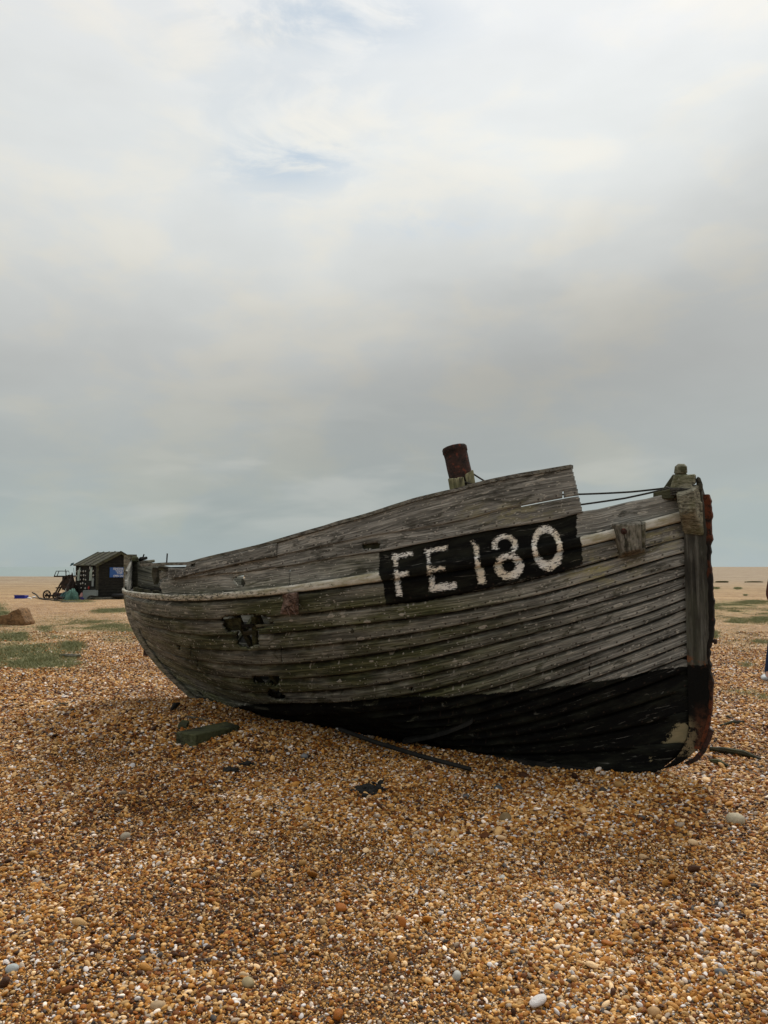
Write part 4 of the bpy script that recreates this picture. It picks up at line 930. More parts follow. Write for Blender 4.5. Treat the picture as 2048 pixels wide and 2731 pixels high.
X = np.concatenate([b_[0] for b_ in bands]); Y = np.concatenate([b_[1] for b_ in bands]); S = np.concatenate([b_[2] for b_ in bands])
# keep stones out of the hull
qq = np.stack([X, Y], 1)-BO; ss_ = qq@AX; ww_ = np.abs(qq@NX); inside = (ss_ > .2) & (ss_ < LB-1.2) & (ww_ < .05)
_px, _py = proj(np.stack([X, Y, X*0], -1)); turfy = np.zeros(len(X), bool)
for (a, b, rx, ry, dn, hgt_) in PATCH: turfy |= (np.hypot((_px-a)/rx, (_py-b)/(ry*1.1)) < .95) & (rng.uniform(0, 1, len(X)) < dn*.85) & (Y > 8)
inside |= turfy
X, Y, S = X[~inside], Y[~inside], S[~inside]
n = len(X); Z = gh(X, Y)+S*rng.uniform(-.1, .85, n)
_g2 = rng.normal(size=(97, 97))
def vn2(x, y, f):
    x = x*f+31.7; y = y*f+11.3; i = np.floor(x).astype(int); j = np.floor(y).astype(int); a = x-i; b = y-j; a = a*a*(3-2*a); b = b*b*(3-2*b)
    g = lambda p, q_: _g2[p % 97, q_ % 97]
    return (g(i, j)*(1-a)+g(i+1, j)*a)*(1-b)+(g(i, j+1)*(1-a)+g(i+1, j+1)*a)*b
patch = np.clip(.5*vn2(X, Y, 1.1)+.35*vn2(X, Y, 2.9)+.3*vn2(X, Y, 7.), -1.3, 1.3)
tone = (1.08+.40*rng.uniform(-1, 1, n)+.08*patch)
# coarse grey flints gather in some places, fine brown ones in others
ang2 = rng.uniform(0, 2*math.pi, n); S = S*(1+.22*np.clip(.8*vn2(X+9, Y, 1.6)+.3*patch, -1, 1.4))
rot = np.stack([rng.normal(0, .45, n), rng.normal(0, .45, n), ang2], 1)
scl = np.stack([S*rng.uniform(.9, 1.55, n), S*rng.uniform(.75, 1.1, n), S*rng.uniform(.45, .8, n)], 1)
pme = bpy.data.meshes.new('shingle'); pme.vertices.add(n); pme.vertices.foreach_set('co', np.stack([X, Y, Z], 1).astype(np.float32).ravel())
for nm, a in (('prot', rot), ('pscl', scl)):
    at = pme.attributes.new(nm, 'FLOAT_VECTOR', 'POINT'); at.data.foreach_set('vector', a.astype(np.float32).ravel())
for nm, a in (('prnd', rng.uniform(0, 1, n)**np.exp(-.34*patch)), ('ptone', tone)):
    at = pme.attributes.new(nm, 'FLOAT', 'POINT'); at.data.foreach_set('value', a.astype(np.float32))
at = pme.attributes.new('pidx', 'INT', 'POINT'); at.data.foreach_set('value', rng.integers(0, 6, n).astype(np.int32))
shingle = link_mesh('shingle', pme); kind(shingle, 'stuff', 'loose golden and brown flint pebbles covering the beach')
gn = bpy.data.node_groups.new('scatter_stones', 'GeometryNodeTree')
gn.interface.new_socket('Geometry', in_out='INPUT', socket_type='NodeSocketGeometry'); gn.interface.new_socket('Geometry', in_out='OUTPUT', socket_type='NodeSocketGeometry')
gi = gn.nodes.new('NodeGroupInput'); go = gn.nodes.new('NodeGroupOutput'); iop = gn.nodes.new('GeometryNodeInstanceOnPoints')
ci = gn.nodes.new('GeometryNodeCollectionInfo'); ci.inputs[0].default_value = shapes; ci.inputs['Separate Children'].default_value = True; ci.inputs['Reset Children'].default_value = True
def gattr(nm, dt):
    a = gn.nodes.new('GeometryNodeInputNamedAttribute'); a.data_type = dt; a.inputs[0].default_value = nm; return a.outputs[0]
e2r = gn.nodes.new('FunctionNodeEulerToRotation')
gn.links.new(gi.outputs[0], iop.inputs['Points']); gn.links.new(ci.outputs[0], iop.inputs['Instance']); iop.inputs['Pick Instance'].default_value = True
gn.links.new(gattr('pidx', 'INT'), iop.inputs['Instance Index']); gn.links.new(gattr('prot', 'FLOAT_VECTOR'), e2r.inputs[0]); gn.links.new(e2r.outputs[0], iop.inputs['Rotation'])
gn.links.new(gattr('pscl', 'FLOAT_VECTOR'), iop.inputs['Scale']); gn.links.new(iop.outputs[0], go.inputs[0])
md = shingle.modifiers.new('scatter', 'NODES'); md.node_group = gn
print('pebbles', n)
# ---- turf: blades as one sheet of many small faces
def blades():
    V = []; C = []
    for (a, b, rx, ry, dn, hgt_) in PATCH:
        g0 = gpt(a, b); D = g0.y
        wx = rx*D/F; yt = gpt(a, b-ry).y; yb_ = gpt(a, b+ry).y
        area = wx*(yt-yb_)*2; nb_ = int(min(20000, area*2600*dn*(1.3 if hgt_ > .09 else 1)))
        px = a+rng.normal(0, .52, nb_)*rx; py = b+rng.normal(0, .52, nb_)*ry
        v = (1365.5-py)/F; dzv = sp+v*cp; dyv = cp-v*sp; t = -H/np.minimum(dzv, -.02); x = (px-1024)/F*t; y = dyv*t
        cl_ = .7*vn2(x, y*.6, .9)+.6*vn2(x, y*.6, 2.6)+rng.normal(0, .35, nb_); keep_ = cl_ > (-.25 if hgt_ < .09 else -.9)
        x, y = x[keep_], y[keep_]; z = gh(x, y)
        m = len(x); h = hgt_*.62*rng.uniform(.3, 1.25, m); th = rng.uniform(0, 2*math.pi, m); wd = rng.uniform(.0022, .005, m)*(1+D*.04); ln = rng.uniform(.5, 1.9, m)*h
        la_ = rng.uniform(0, 2*math.pi, m)
        p0 = np.stack([x-np.cos(th)*wd, y-np.sin(th)*wd, z-.01], 1); p1 = np.stack([x+np.cos(th)*wd, y+np.sin(th)*wd, z-.01], 1); p2 = np.stack([x+np.cos(la_)*ln, y+np.sin(la_)*ln, z+h], 1)
        V.append(np.stack([p0, p1, p2], 1).reshape(-1, 3)); C.append(np.repeat(rng.uniform(0, 1, m), 3))
    V = np.concatenate(V); C = np.concatenate(C); f = np.arange(len(V)).reshape(-1, 3)
    return np_mesh('grass', V, f, {'tint': C})
mg, T, p = new_mat('turf_blade'); t = T.attr('tint')
T.put(p, 'Base Color', T.ramp(t, [(0, (.085, .10, .03)), (.5, (.17, .18, .065)), (.8, (.27, .265, .12)), (1, (.36, .33, .17))])); T.put(p, 'Roughness', .7)
grass = link_mesh('grass', blades(), mg); kind(grass, 'stuff', 'low sparse turf growing through the shingle')
# ================================================================== FISHERMAN'S HUT AND ITS CLUTTER
TH = R(42); C0 = gpt(258, 1598); E1 = Vector((math.cos(TH), math.sin(TH), 0)); E2 = Vector((-math.sin(TH), math.cos(TH), 0)); ZU = Vector((0, 0, 1))
hut = root('fishing_hut', 'small black weatherboarded shed with a pitched felt roof and blue sign on its gable', 'shed', (C0+E1*1.05+E2*1.2)[:])
def hp(a, b, z): return C0+E1*a+E2*b+ZU*z
GW, GL, EV, RD = 2.1, 2.45, 1.56, 2.12; g0z = .06
mbrd = grainy('black_weatherboard', (.006, .006, .006), (.028, .026, .02), (4, 4, 40), rough=.8); mfelt = grainy('mossy_roof_felt', (.03, .03, .025), (.10, .095, .07), (10, 3, 3), green=.35, rough=.95, rot=-TH)
def boards(name, a0, a1, zmax_fn, frame):
    mb = MB(); z = g0z; k = 0
    while z < RD-.02:
        z1 = z+.135
        lo0, hi0 = frame(a0, a1, z), frame(a0, a1, min(z1, RD))
        (s0, s1), (t0, t1) = zmax_fn(z), zmax_fn(z1)
        if s1-s0 < .03: break
        o0, o1 = .036, .002
        P = [lo0(s0, o0), lo0(s1, o0), hi0(t1, o1) if t1 > t0 else hi0((s0+s1)/2, o1), hi0(t0, o1) if t1 > t0 else hi0((s0+s1)/2-.001, o1)]
        Q = [lo0(s0, -.03), lo0(s1, -.03), hi0(t1 if t1 > t0 else (s0+s1)/2, -.03), hi0(t0 if t1 > t0 else (s0+s1)/2-.001, -.03)]
        mb.hexa(P, Q); z += .125
    return mb.build(name, mbrd, hut)
def gable_ext(z):
    if z <= EV: return (0., GW)
    f = min((z-EV)/(RD-EV), 1); return (GW/2*f, GW-GW/2*f)
def fr_g(off_b, sgn): return lambda a0, a1, z: (lambda s, o: hp(s, off_b-sgn*o, z))
boards('gable_wall', 0, GW, gable_ext, lambda a0, a1, z: (lambda s, o: hp(s, -o, z)))
boards('rear_wall', 0, GW, gable_ext, lambda a0, a1, z: (lambda s, o: hp(s, GL+o, z)))
side_ext = lambda z: (0., GL) if z < EV-.02 else (0., 0.)
boards('side_wall', 0, GL, side_ext, lambda a0, a1, z: (lambda s, o: hp(-o, s, z)))
boards('side_wall', 0, GL, side_ext, lambda a0, a1, z: (lambda s, o: hp(GW+o, s, z)))
for sg in (0, 1):
    mb = MB(); ov = .14; sl_ = (RD-EV)/(GW/2)
    a_e = -ov if sg == 0 else GW+ov; z_e = EV-ov*sl_+.03; A = [hp(a_e, -.12, z_e), hp(GW/2, -.12, RD+.03), hp(GW/2, GL+.12, RD+.03), hp(a_e, GL+.12, z_e)]
    mb.prism(A, (0, 0, .045)); rf = mb.build('roof_slope', mfelt, hut, bevel=.006)
    mb = MB()
    for k_ in range(5):
        b_ = -.12+k_*(GL+.24-.04)/4; mb.prism([hp(a_e, b_, z_e+.047), hp(GW/2, b_, RD+.077), hp(GW/2, b_+.045, RD+.077), hp(a_e, b_+.045, z_e+.047)], (0, 0, .022))
    mb.build('batten', M['dark_timber'], rf)
    mb = MB(); mb.prism([hp(a_e, -.125, z_e-.07), hp(GW/2, -.125, RD-.06), hp(GW/2, -.125, RD+.07), hp(a_e, -.125, z_e+.045)], E2*-.022); mb.build('barge_board', M['dark_timber'], hut)
for (a, b) in ((0, 0), (GW, 0), (0, GL), (GW, GL)):
    mb = MB(); mb.box(hp(a, b, .06+(EV-.06)/2), (.09, .09, EV-.06), Matrix.Rotation(TH, 3, 'Z')); mb.build('corner_post', M['dark_timber'], hut)
ms_, T, p = new_mat('blue_sign_paint'); v = objco(T); T.put(p, 'Base Color', T.mix(T.noise(v, 9, 5), (.008, .06, .26), (.02, .11, .34))); T.put(p, 'Roughness', .5); M['blue'] = ms_
mw, T, p = new_mat('white_paint'); T.put(p, 'Base Color', (.72, .73, .72, 1)); T.put(p, 'Roughness', .6); M['white'] = mw
mb = MB(); s0, s1, z0_, z1_ = .56, 1.54, .99, 1.445; mb.prism([hp(s0, -.03, z0_), hp(s1, -.03, z0_), hp(s1, -.03, z1_), hp(s0, -.03, z1_)], E2*-.02); sign = mb.build('sign', M['blue'], hut)
for txt, zc, sz_, wd_ in (('FISHERMANS', 1.375, .105, .62), ('TOOLS', 1.27, .085, .40), ('TOPS', 1.175, .085, .27), ('OPEN DAILY', 1.05, .095, .60)):
    cu = bpy.data.curves.new('lettering', 'FONT'); cu.body = txt; cu.size = 1; cu.align_x = 'CENTER'; cu.align_y = 'CENTER'; cu.extrude = .02
    tmp = bpy.data.objects.new('lettering', cu); COL.objects.link(tmp); bpy.context.view_layer.update()
    me = bpy.data.meshes.new_from_object(tmp); bpy.data.objects.remove(tmp)
    co = np.array([v_.co[:] for v_ in me.vertices]); w_, h_ = np.ptp(co[:, 0]), np.ptp(co[:, 1])
    ctr = (s0+s1)/2-.02
    for v_, c in zip(me.vertices, co): v_.co = hp(ctr+c[0]/w_*wd_, -.053-c[2]*.1, zc+c[1]/h_*sz_)
    me.materials.clear(); link_mesh('lettering', me, M['white'], sign)
# timber sill platform under the hut
mb = MB(); z_b = 0
mb.prism([hp(-.28, -.42, .0), hp(GW+.35, -.42, .0), hp(GW+.35, GL+.1, .0), hp(-.28, GL+.1, .0)], (0, 0, .085)); mb.build('sleeper_base', M['timber'], hut, bevel=.01)
# things hanging on the side wall
hung = []
def hang(name, label, cat, b, z, build, group=None):
    P = hp(-.07, b, z); r = root(name, label, cat, P[:], group); build(r, P); return r
def mat_flat(name, c, rough=.6):
    m, T, p = new_mat(name); v = objco(T); c2 = tuple(x*.6 for x in c); T.put(p, 'Base Color', T.mix(T.noise(v, 30, 4), c2, c)); T.put(p, 'Roughness', rough); T.put(p, 'Specular IOR Level', .25); return m
M['floatw'] = mat_flat('pale_float', (.62, .60, .55)); M['net'] = mat_flat('green_net_twine', (.16, .36, .29), .9); M['netb'] = mat_flat('bright_green_twine', (.12, .38, .17), .9); M['netw'] = mat_flat('pale_net_twine', (.42, .50, .44), .9)
M['steel'] = mat_flat('galvanised_tin', (.24, .28, .28), .5); M['pink'] = mat_flat('faded_pink_plastic', (.55, .27, .24)); M['purple'] = mat_flat('dark_blue_plastic', (.04, .03, .16)); M['bluep'] = mat_flat('blue_plastic', (.025, .035, .33)); M['redp'] = mat_flat('red_plastic', (.5, .05, .04)); M['teal'] = mat_flat('teal_sheeting', (.05, .13, .17)); M['olive'] = mat_flat('olive_sacking', (.13, .12, .07), .9)
rr = np.random.default_rng(21)
def strand_floats(r, P, n_, length, rad):
    mb = MB(); mb.tube([P, P-ZU*length*.5+E1*-.01, P-ZU*length], .006, 5); mb.build('cord', M['rope'], r)
    for k in range(n_):
        mb = MB(); c = P-ZU*(length*(k+1)/n_)+E2*rr.uniform(-.03, .03)-E1*rr.uniform(.0, .04)
        mb.blob(c, rad*rr.uniform(.8, 1.15), 2, .1, (.8, .8, 1.15), seed=k); mb.build('float', M['floatw'], r, smooth=True)
specs = [(.25, 1.48, 4, .80, .035, 'long string of white floats hanging at the front corner of the hut'), (.62, 1.50, 2, .12, .045, 'short pair of floats tied high under the hut eave'), (1.15, 1.47, 5, 1.0, .036, 'string of five floats hanging in the middle of the side wall'),
         (1.42, 1.45, 4, .75, .045, 'cord of large floats hanging left of the middle'), (1.72, 1.46, 5, .98, .038, 'tangled string of floats on the side wall nearer the back'), (2.02, 1.44, 3, .50, .04, 'short string of three floats near the back corner'), (2.28, 1.45, 5, 1.02, .034, 'string of floats at the back corner of the hut')]
for b_, z_, n_, l_, r_, lb in specs:
    hang('float_string', lb, 'fishing floats', b_, z_, lambda r, P: strand_floats(r, P, n_, l_, r_), 'strings of floats on the hut wall')
def net_b(r, P):
    mb = MB()
    for k in range(14):
        a = rr.uniform(-.12, .12); pts = [P+E2*(a*.3), P+E2*a-ZU*.25-E1*.05, P+E2*(a+rr.uniform(-.05, .05))-ZU*.62-E1*.06]; mb.tube(pts, [.014, .022, .012], 5)
    mb.build('netting', M['netw'], r)
hang('hanging_net', 'pale bundle of netting hung beside the front corner of the hut', 'net', .46, 1.46, net_b)
hang('hanging_net', 'bunch of pale netting hung near the back of the side wall', 'net', 1.9, 1.44, net_b)
def board_b(r, P):
    mb = MB(); mb.prism([P+E2*-.10-ZU*.40, P+E2*.10-ZU*.40, P+E2*.10, P+E2*-.10], E1*-.03); mb.build('board', M['steel'], r, bevel=.004); mb = MB(); mb.tube([P+E2*-.05, P+ZU*.1, P+E2*.05], .006, 5); mb.build('hanging_loop', M['rope'], r)
hang('fish_board', 'grey metal sheet hanging low beside the front corner of the hut', 'metal sheet', .30, .98, board_b)
def red_b(r, P):
    mb = MB(); mb.blob(P-ZU*.22, .055, 2, .1, (.8, .8, 1.4), seed=2); mb.build('float', M['redp'], r, smooth=True); mb = MB(); mb.tube([P, P-ZU*.16], .006, 5); mb.build('cord', M['rope'], r)
hang('red_float', 'single red float hanging low on the hut wall', 'float', .78, .72, red_b)
# winch with its frame
Wc = gpt(178, 1588)
def wp(dx_, dz_, dy_=0.): return Vector((Wc.x+dx_, Wc.y+dy_, Wc.z+dz_))
winch = root('winch', 'rusty black boat winch with upright frame and cage standing behind the green nets', 'winch', Wc[:])
u_ = Wc.y/F
mb = MB()
for dy_ in (-.16, .16):
    mb.tube([wp(-30*u_, .02, dy_), wp(-14*u_, .62, dy_), wp(2*u_, 1.05, dy_)], .045, 8); mb.tube([wp(22*u_, .02, dy_), wp(8*u_, .6, dy_), wp(2*u_, 1.05, dy_)], .035, 8)
mb.tube([wp(-30*u_, .4, 0), wp(26*u_, .45, 0)], .03, 8); mb.tube([wp(-4*u_, 1.0, 0), wp(24*u_, 1.02, 0)], .035, 8)
mb.build('frame', M['iron'], winch)
mb = MB(); bx0, bx1, bz0, bz1 = -26*u_, 0*u_, 1.02, 1.28
for dy_ in (-.18, .18):
    mb.tube([wp(bx0-.1, bz0, dy_), wp(bx0, bz1, dy_), wp(bx1, bz1, dy_), wp(bx1+.05, bz0, dy_), wp(bx0-.1, bz0, dy_)], .022, 6)
mb.tube([wp(bx0, bz1, -.18), wp(bx0, bz1, .18)], .015, 6); mb.box(wp(bx0+.05, bz0-.02), (.35, .35, .06)); mb.build('cage', M['iron'], winch)
mb = MB(); mb.tube([wp(4*u_, .55, -.22), wp(4*u_, .55, .22)], [.20, .20], 20); mb.tube([wp(4*u_, .55, -.26), wp(4*u_, .55, -.22)], .30, 24); mb.tube([wp(4*u_, .55, .22), wp(4*u_, .55, .26)], .30, 24); mb.build('drum', M['iron'], winch)
mb = MB(); mb.box(wp(-2*u_, .86), (.36, .26, .30)); mb.hexa([wp(-12*u_, .3, -.12), wp(2*u_, .3, -.12), wp(2*u_, .3, .12), wp(-12*u_, .3, .12)], [wp(-4*u_, .95, -.12), wp(6*u_, .95, -.12), wp(6*u_, .95, .12), wp(-4*u_, .95, .12)]); mb.box(wp(6*u_, 1.02, .0), (.14, .2, .14)); mb.tube([wp(-4*u_, 1.0), wp(-5*u_, 1.38)], .02, 6); mb.build('engine', M['iron'], winch, bevel=.02)
mb = MB(); mb.tube([wp(20*u_, .9, .0), wp(16*u_, 1.45, 0.)], .012, 6); mb.prism([wp(6*u_, 1.54), wp(14*u_, 1.60), wp(17*u_, 1.73), wp(9*u_, 1.69)], (0, .03, 0)); mb.build('mirror_panel', M['teal'], winch)
# wheel set with iron axle
Wl = gpt(128, 1597)
def lp(px, py, D, dy_=0.):
    x = (px-1024)/F*D; z = H-(py-1511.5)/F*D; return Vector((x, D+dy_, z))
D_ = Wl.y; axle = root('wheel_axle', 'rusty spoked iron wheels on an axle lying left of the winch', 'wheels', Wl[:])
def wheel(px, py, rad_, D):
    c = lp(px, py, D); tilt = Matrix.Rotation(R(62), 3, 'Z'); mb = MB()
    ring = [c+tilt@Vector((math.cos(a)*rad_, 0, math.sin(a)*rad_)) for a in np.linspace(0, 2*math.pi, 29)]; mb.tube(ring, .035, 8, caps=False)
    for a in np.linspace(0, math.pi, 5)[:-1]: mb.tube([c+tilt@Vector((math.cos(a)*rad_, 0, math.sin(a)*rad_)), c-tilt@Vector((math.cos(a)*rad_, 0, math.sin(a)*rad_))], .016, 6)
    mb.blob(c, .06, 2, .05); return mb.build('wheel', M['iron'], axle)
wheel(129, 1586, 11*D_/F, D_); wheel(152, 1588, 8*D_/F, D_+.6)
mb = MB(); mb.tube([lp(124, 1588, D_), lp(172, 1588, D_+.5)], .04, 8); mb.tube([lp(120, 1597, D_-.1), lp(176, 1594, D_+.2)], .035, 6); mb.build('axle', M['iron'], axle)
mb = MB(); mb.box(lp(160, 1585, D_+.5), (.3, .25, .14)); mb.box(lp(172, 1590, D_+.3), (.25, .2, .16)); mb.build('gear_block', M['dark_rust'], axle, bevel=.03)
# nets
def heap(name, label, cat, px, py, w_px, h_px, mat, seed, strands=True, sy=.35, cat2=None):
    c = gpt(px, py); D = c.y; r_ = np.random.default_rng(seed); mb = MB(); wid = w_px*D/F; hgt = h_px*D/F
    ret = bmesh.ops.create_icosphere(mb.b, subdivisions=4, radius=1.)
    K = r_.normal(size=(14, 3))*2.5; A = r_.uniform(.03, .10, 14); ph = r_.uniform(0, 6, 14)
    for v in ret['verts']:
        n_ = np.array(v.co); d = 1+float((A*np.sin(K@n_*2+ph)).sum()*.6)
        z = max(n_[2]*d, -.15)*hgt*(1-.35*abs(n_[0]))
        v.co = c+Vector((n_[0]*d*wid/2, n_[1]*d*sy, z))
    o = mb.build(name, mat, None, smooth=True); o.location = (0, 0, 0); tag(o, label, cat)
    if strands:
        mb = MB()
        for k in range(40):
            th = r_.uniform(0, math.pi); a0 = c+Vector((math.cos(th)*wid*.5*r_.uniform(.3, 1), -sy*.8, hgt*r_.uniform(.2, .9)*(1-abs(math.cos(th))*.5)))
            mb.tube([a0, a0+Vector((r_.uniform(-.15, .15), -.03, -.12)), a0+Vector((r_.uniform(-.25, .25), .0, -.3))], .010, 4)
        s_ = mb.build('loose_strands', mat, None); s_.parent = o
    return o
def netmat(name, c):
    m, T, p = new_mat(name); v = objco(T); w1 = T.node('ShaderNodeTexWave', {'bands_direction': 'DIAGONAL'}, Vector=v, Scale=14., Distortion=9., Detail=3.).outputs['Fac']
    T.put(p, 'Base Color', T.mix(w1, tuple(x*.35 for x in c), c)); T.put(p, 'Roughness', .9); bump(T, p, w1, .8, .03); return m
ng, nw, nbm, nt_, no_ = netmat('seagreen_net', (.17, .36, .29)), netmat('pale_grey_net', (.42, .46, .40)), netmat('grass_green_net', (.13, .36, .15)), netmat('teal_net', (.06, .17, .18)), netmat('olive_net', (.12, .115, .07))
heap('net_heap', 'sea-green fishing net piled in front of the winch', 'net', 192, 1600, 30, 32, ng, 1)
heap('net_heap', 'pale grey net heaped at the top of the green pile', 'net', 188, 1591, 34, 34, nw, 2)
heap('net_heap', 'bright grass-green net at the middle of the pile', 'net', 201, 1594, 22, 23, nbm, 3)
heap('net_heap', 'dark teal sheeting at the left end of the net pile', 'net', 171, 1597, 18, 20, nt_, 4, False)
heap('net_heap', 'olive sacking bundle at the right of the nets', 'sack', 203, 1599, 26, 11, no_, 5, False)
heap('net_heap', 'flat dark net spread on the shingle before the pile', 'net', 190, 1606, 48, 3, no_, 6, False, .5)
heap('covered_heap', 'tall black tarpaulin-covered heap between the winch and the hut', 'covered heap', 190, 1595, 24, 58, M['iron'], 9, False, .3)
heap('covered_heap', 'low dark heap of gear left of the nets', 'gear heap', 160, 1599, 26, 9, M['iron'], 10, False, .3)
c = gpt(217, 1596); o = heap('plastic_buoy', 'faded pink buoy between the nets and the grey tin', 'buoy', 217, 1596, 17, 14, M['pink'], 7, False, .12)
heap('plastic_tub', 'dark blue tub under the pink buoy', 'tub', 219, 1599, 14, 7, M['purple'], 8, False, .12)
# grey tin wheel arch
ta = gpt(240, 1598); D_ = ta.y; tn = root('metal_trough', 'grey galvanised trough with a cut-out arch leaning before the hut door', 'trough', ta[:])
P = [(224, 1600), (224, 1576), (232, 1575), (259, 1575), (259, 1589), (252, 1588), (243, 1588), (237, 1592), (233, 1600)]; mb = MB(); mb.prism([lp(x, y, D_-.5) for x, y in P], (0, .30, 0)); mb.build('shell', M['steel'], tn, bevel=.01)
mb = MB(); mb.tube([lp(226, 1575, D_-.5), lp(258, 1574, D_-.5)], .022, 6); mb.build('rim', M['steel'], tn)
# white plank on the sill, dark tyre by the stern
c = gpt(283, 1597); D_ = c.y; wpk = MB(); wpk.box(lp(284, 1597, D_-.6), (18*D_/F, .12, 5*D_/F)); tag(wpk.build('plank', M['white'], None, bevel=.01), 'short white painted plank lying on the hut sill', 'plank')
c = gpt(320, 1597); D_ = c.y; r_ = root('tyre', 'dark tyre lying against the hut gable beside the boat stern', 'tyre', c[:]); mb = MB(); cc = lp(322, 1588, D_-.5); mb.tube([cc+Vector((math.cos(a)*.26, math.sin(a)*.26, 0)) for a in np.linspace(0, 2*math.pi, 25)], .09, 10, caps=False); mb.build('rubber', mat_flat('tyre_rubber', (.02, .02, .02), .8), r_, smooth=True)
mb = MB(); mb.tube([cc+Vector((0, 0, -.03)), cc+Vector((0, 0, .03))], .17, 20); mb.build('rim', M['steel'], r_)
# blue crate and white scraps
c = gpt(57, 1596); D_ = c.y; cr = root('fish_crate', 'blue plastic crate on the shingle left of the wheels', 'crate', c[:])
mb = MB(); cx, cy_, cz = c; w_, d_, h_ = 24*D_/F, .42, 8.*D_/F
for dx_, dy_, sx, sy_ in ((0, -d_/2, w_, .03), (0, d_/2, w_, .03), (-w_/2, 0, .03, d_), (w_/2, 0, .03, d_)): mb.box((cx+dx_, cy_+dy_, cz+h_/2), (sx+.03, sy_, h_))
mb.box((cx, cy_, cz+.02), (w_, d_, .03)); mb.build('body', M['bluep'], cr, bevel=.006); mb = MB(); mb.box((cx-w_*.3, cy_-d_/2-.02, cz+h_*.8), (.14, .02, .05)); mb.box((cx, cy_-d_/2-.02, cz+h_+.01), (w_+.06, .05, .03)); mb.build('rim', M['bluep'], cr)
for k_, (px, py, w_, h_, lb) in enumerate(((77, 1595, 13, 6, 'white scrap of sheeting beside the blue crate'), (90, 1593, 10, 5, 'small white scrap at the end of the dark cable'))):
    c = gpt(px, py+2); D_ = c.y; mb = MB(); mb.blob(c+Vector((0, 0, h_*D_/F*.4)), .5*w_*D_/F, 2, .6, (1, .6, .55), seed=30+k_); tag(mb.build('plastic_scrap', M['white'], None), lb, 'litter')
mb = MB(); mb.tube([gpt(86, 1590)+ZU*.18, gpt(96, 1592)+ZU*.12, gpt(104, 1598)+ZU*.05, gpt(118, 1600)+ZU*.03, gpt(180, 1606)+ZU*.02], .035, 6); tag(mb.build('cable', M['rope'], None, smooth=True), 'thick dark cable trailing from the white scraps to the wheels', 'cable')
# ---- sandstone boulder on the left
c = gpt(38, 1664); D_ = c.y; mb = MB(); P = [(6, 1664), (3, 1650), (8, 1641), (26, 1638), (40, 1628), (53, 1622), (60, 1628), (67, 1646), (75, 1658), (73, 1666), (40, 1668)]
mb.prism([lp(x, y, D_-.25) for x, y in P], (0, .55, 0)); bo_ = mb.build('boulder', M['rock'], None, bevel=.05, rough=.015, seed=5, smooth=True); tag(bo_, 'brown wedge-shaped boulder on the shingle at the far left', 'boulder')
# ================================================================== DRIFTWOOD AND LITTER ON THE SHINGLE
def ground_block(name, pts_top, pts_bot, mat, label, cat, bevel=.006, rough=.004, seed=0):
    mb = MB(); mb.hexa([Vector(p) for p in pts_top], [Vector(p) for p in pts_bot]); o = mb.build(name, mat, None, bevel=bevel, rough=0)
    return tag(o, label, cat)
def gz(px, py, dz): return gpt(px, py)+ZU*dz
T4 = [gz(467, 1962, .075), gz(518, 1970, .08), gz(612, 1948, .07), gz(606, 1940, .08)]; T4[0].y += .05
B4 = [gz(470, 1985, -.03), gz(522, 1994, -.03), gz(618, 1963, -.03), gz(604, 1955, -.03)]
A0, A1, A2, A3 = gz(468, 1984, 0), gz(521, 1993, 0), gz(640, 1950, 0), gz(600, 1946, 0)
up_ = ZU*.10
ground_block('timber_block', [A0+up_, A1+up_, A2+ZU*.05, A3+ZU*.07+Vector((0, .02, 0))], [A0-ZU*.02, A1-ZU*.02, A2-ZU*.02, A3-ZU*.02], M['green_timber'], 'mossy wedge of cut timber lying on shingle left of the boat', 'timber', bevel=.008)
B0, B1, B2, B3 = gz(474, 1945, 0), gz(498, 1948, 0), gz(505, 1935, 0), gz(484, 1932, 0)
ground_block('timber_block', [p+ZU*.045 for p in (B0, B1, B2, B3)], [p-ZU*.02 for p in (B0, B1, B2, B3)], M['green_timber'], 'small mossy wood chunk behind the large timber wedge', 'timber')
def stick(name, pxs_, r_, mat, label, cat='driftwood', lift=.012, seg=7, flat=1.):
    mb = MB(); P = [gpt(x, y)+ZU*(lift+(z if z else 0)) for x, y, z in pxs_]; rs_ = r_ if hasattr(r_, '__len__') else [r_]*len(P); mb.tube(P, rs_, seg)
    o = mb.build(name, mat, None, bevel=0); return tag(o, label, cat)
stick('pole', [(905, 1972, .08), (1000, 2002, .06), (1120, 2034, .04), (1256, 2063, .02)], [.018, .019, .019, .017], M['tar'], 'long straight black iron bar emerging from under the boat', 'iron bar')
stick('driftwood', [(140, 1892, 0), (160, 1884, .02), (182, 1881, .01)], [.004, .009, .006], M['pale_timber'], 'thin pale curved twig on the shingle at the left', 'twig')
stick('driftwood', [(498, 1917, .01), (525, 1921, .01), (548, 1924, .0)], [.008, .01, .006], M['timber'], 'thin grey slat just behind the mossy timber wedge', 'twig')
stick('driftwood', [(455, 1898, .0), (466, 1893, .03), (478, 1885, .02)], [.01, .028, .012], M['tar'], 'small black charred stick beside the stern', 'driftwood')
mb = MB(); rr = np.random.default_rng(8)
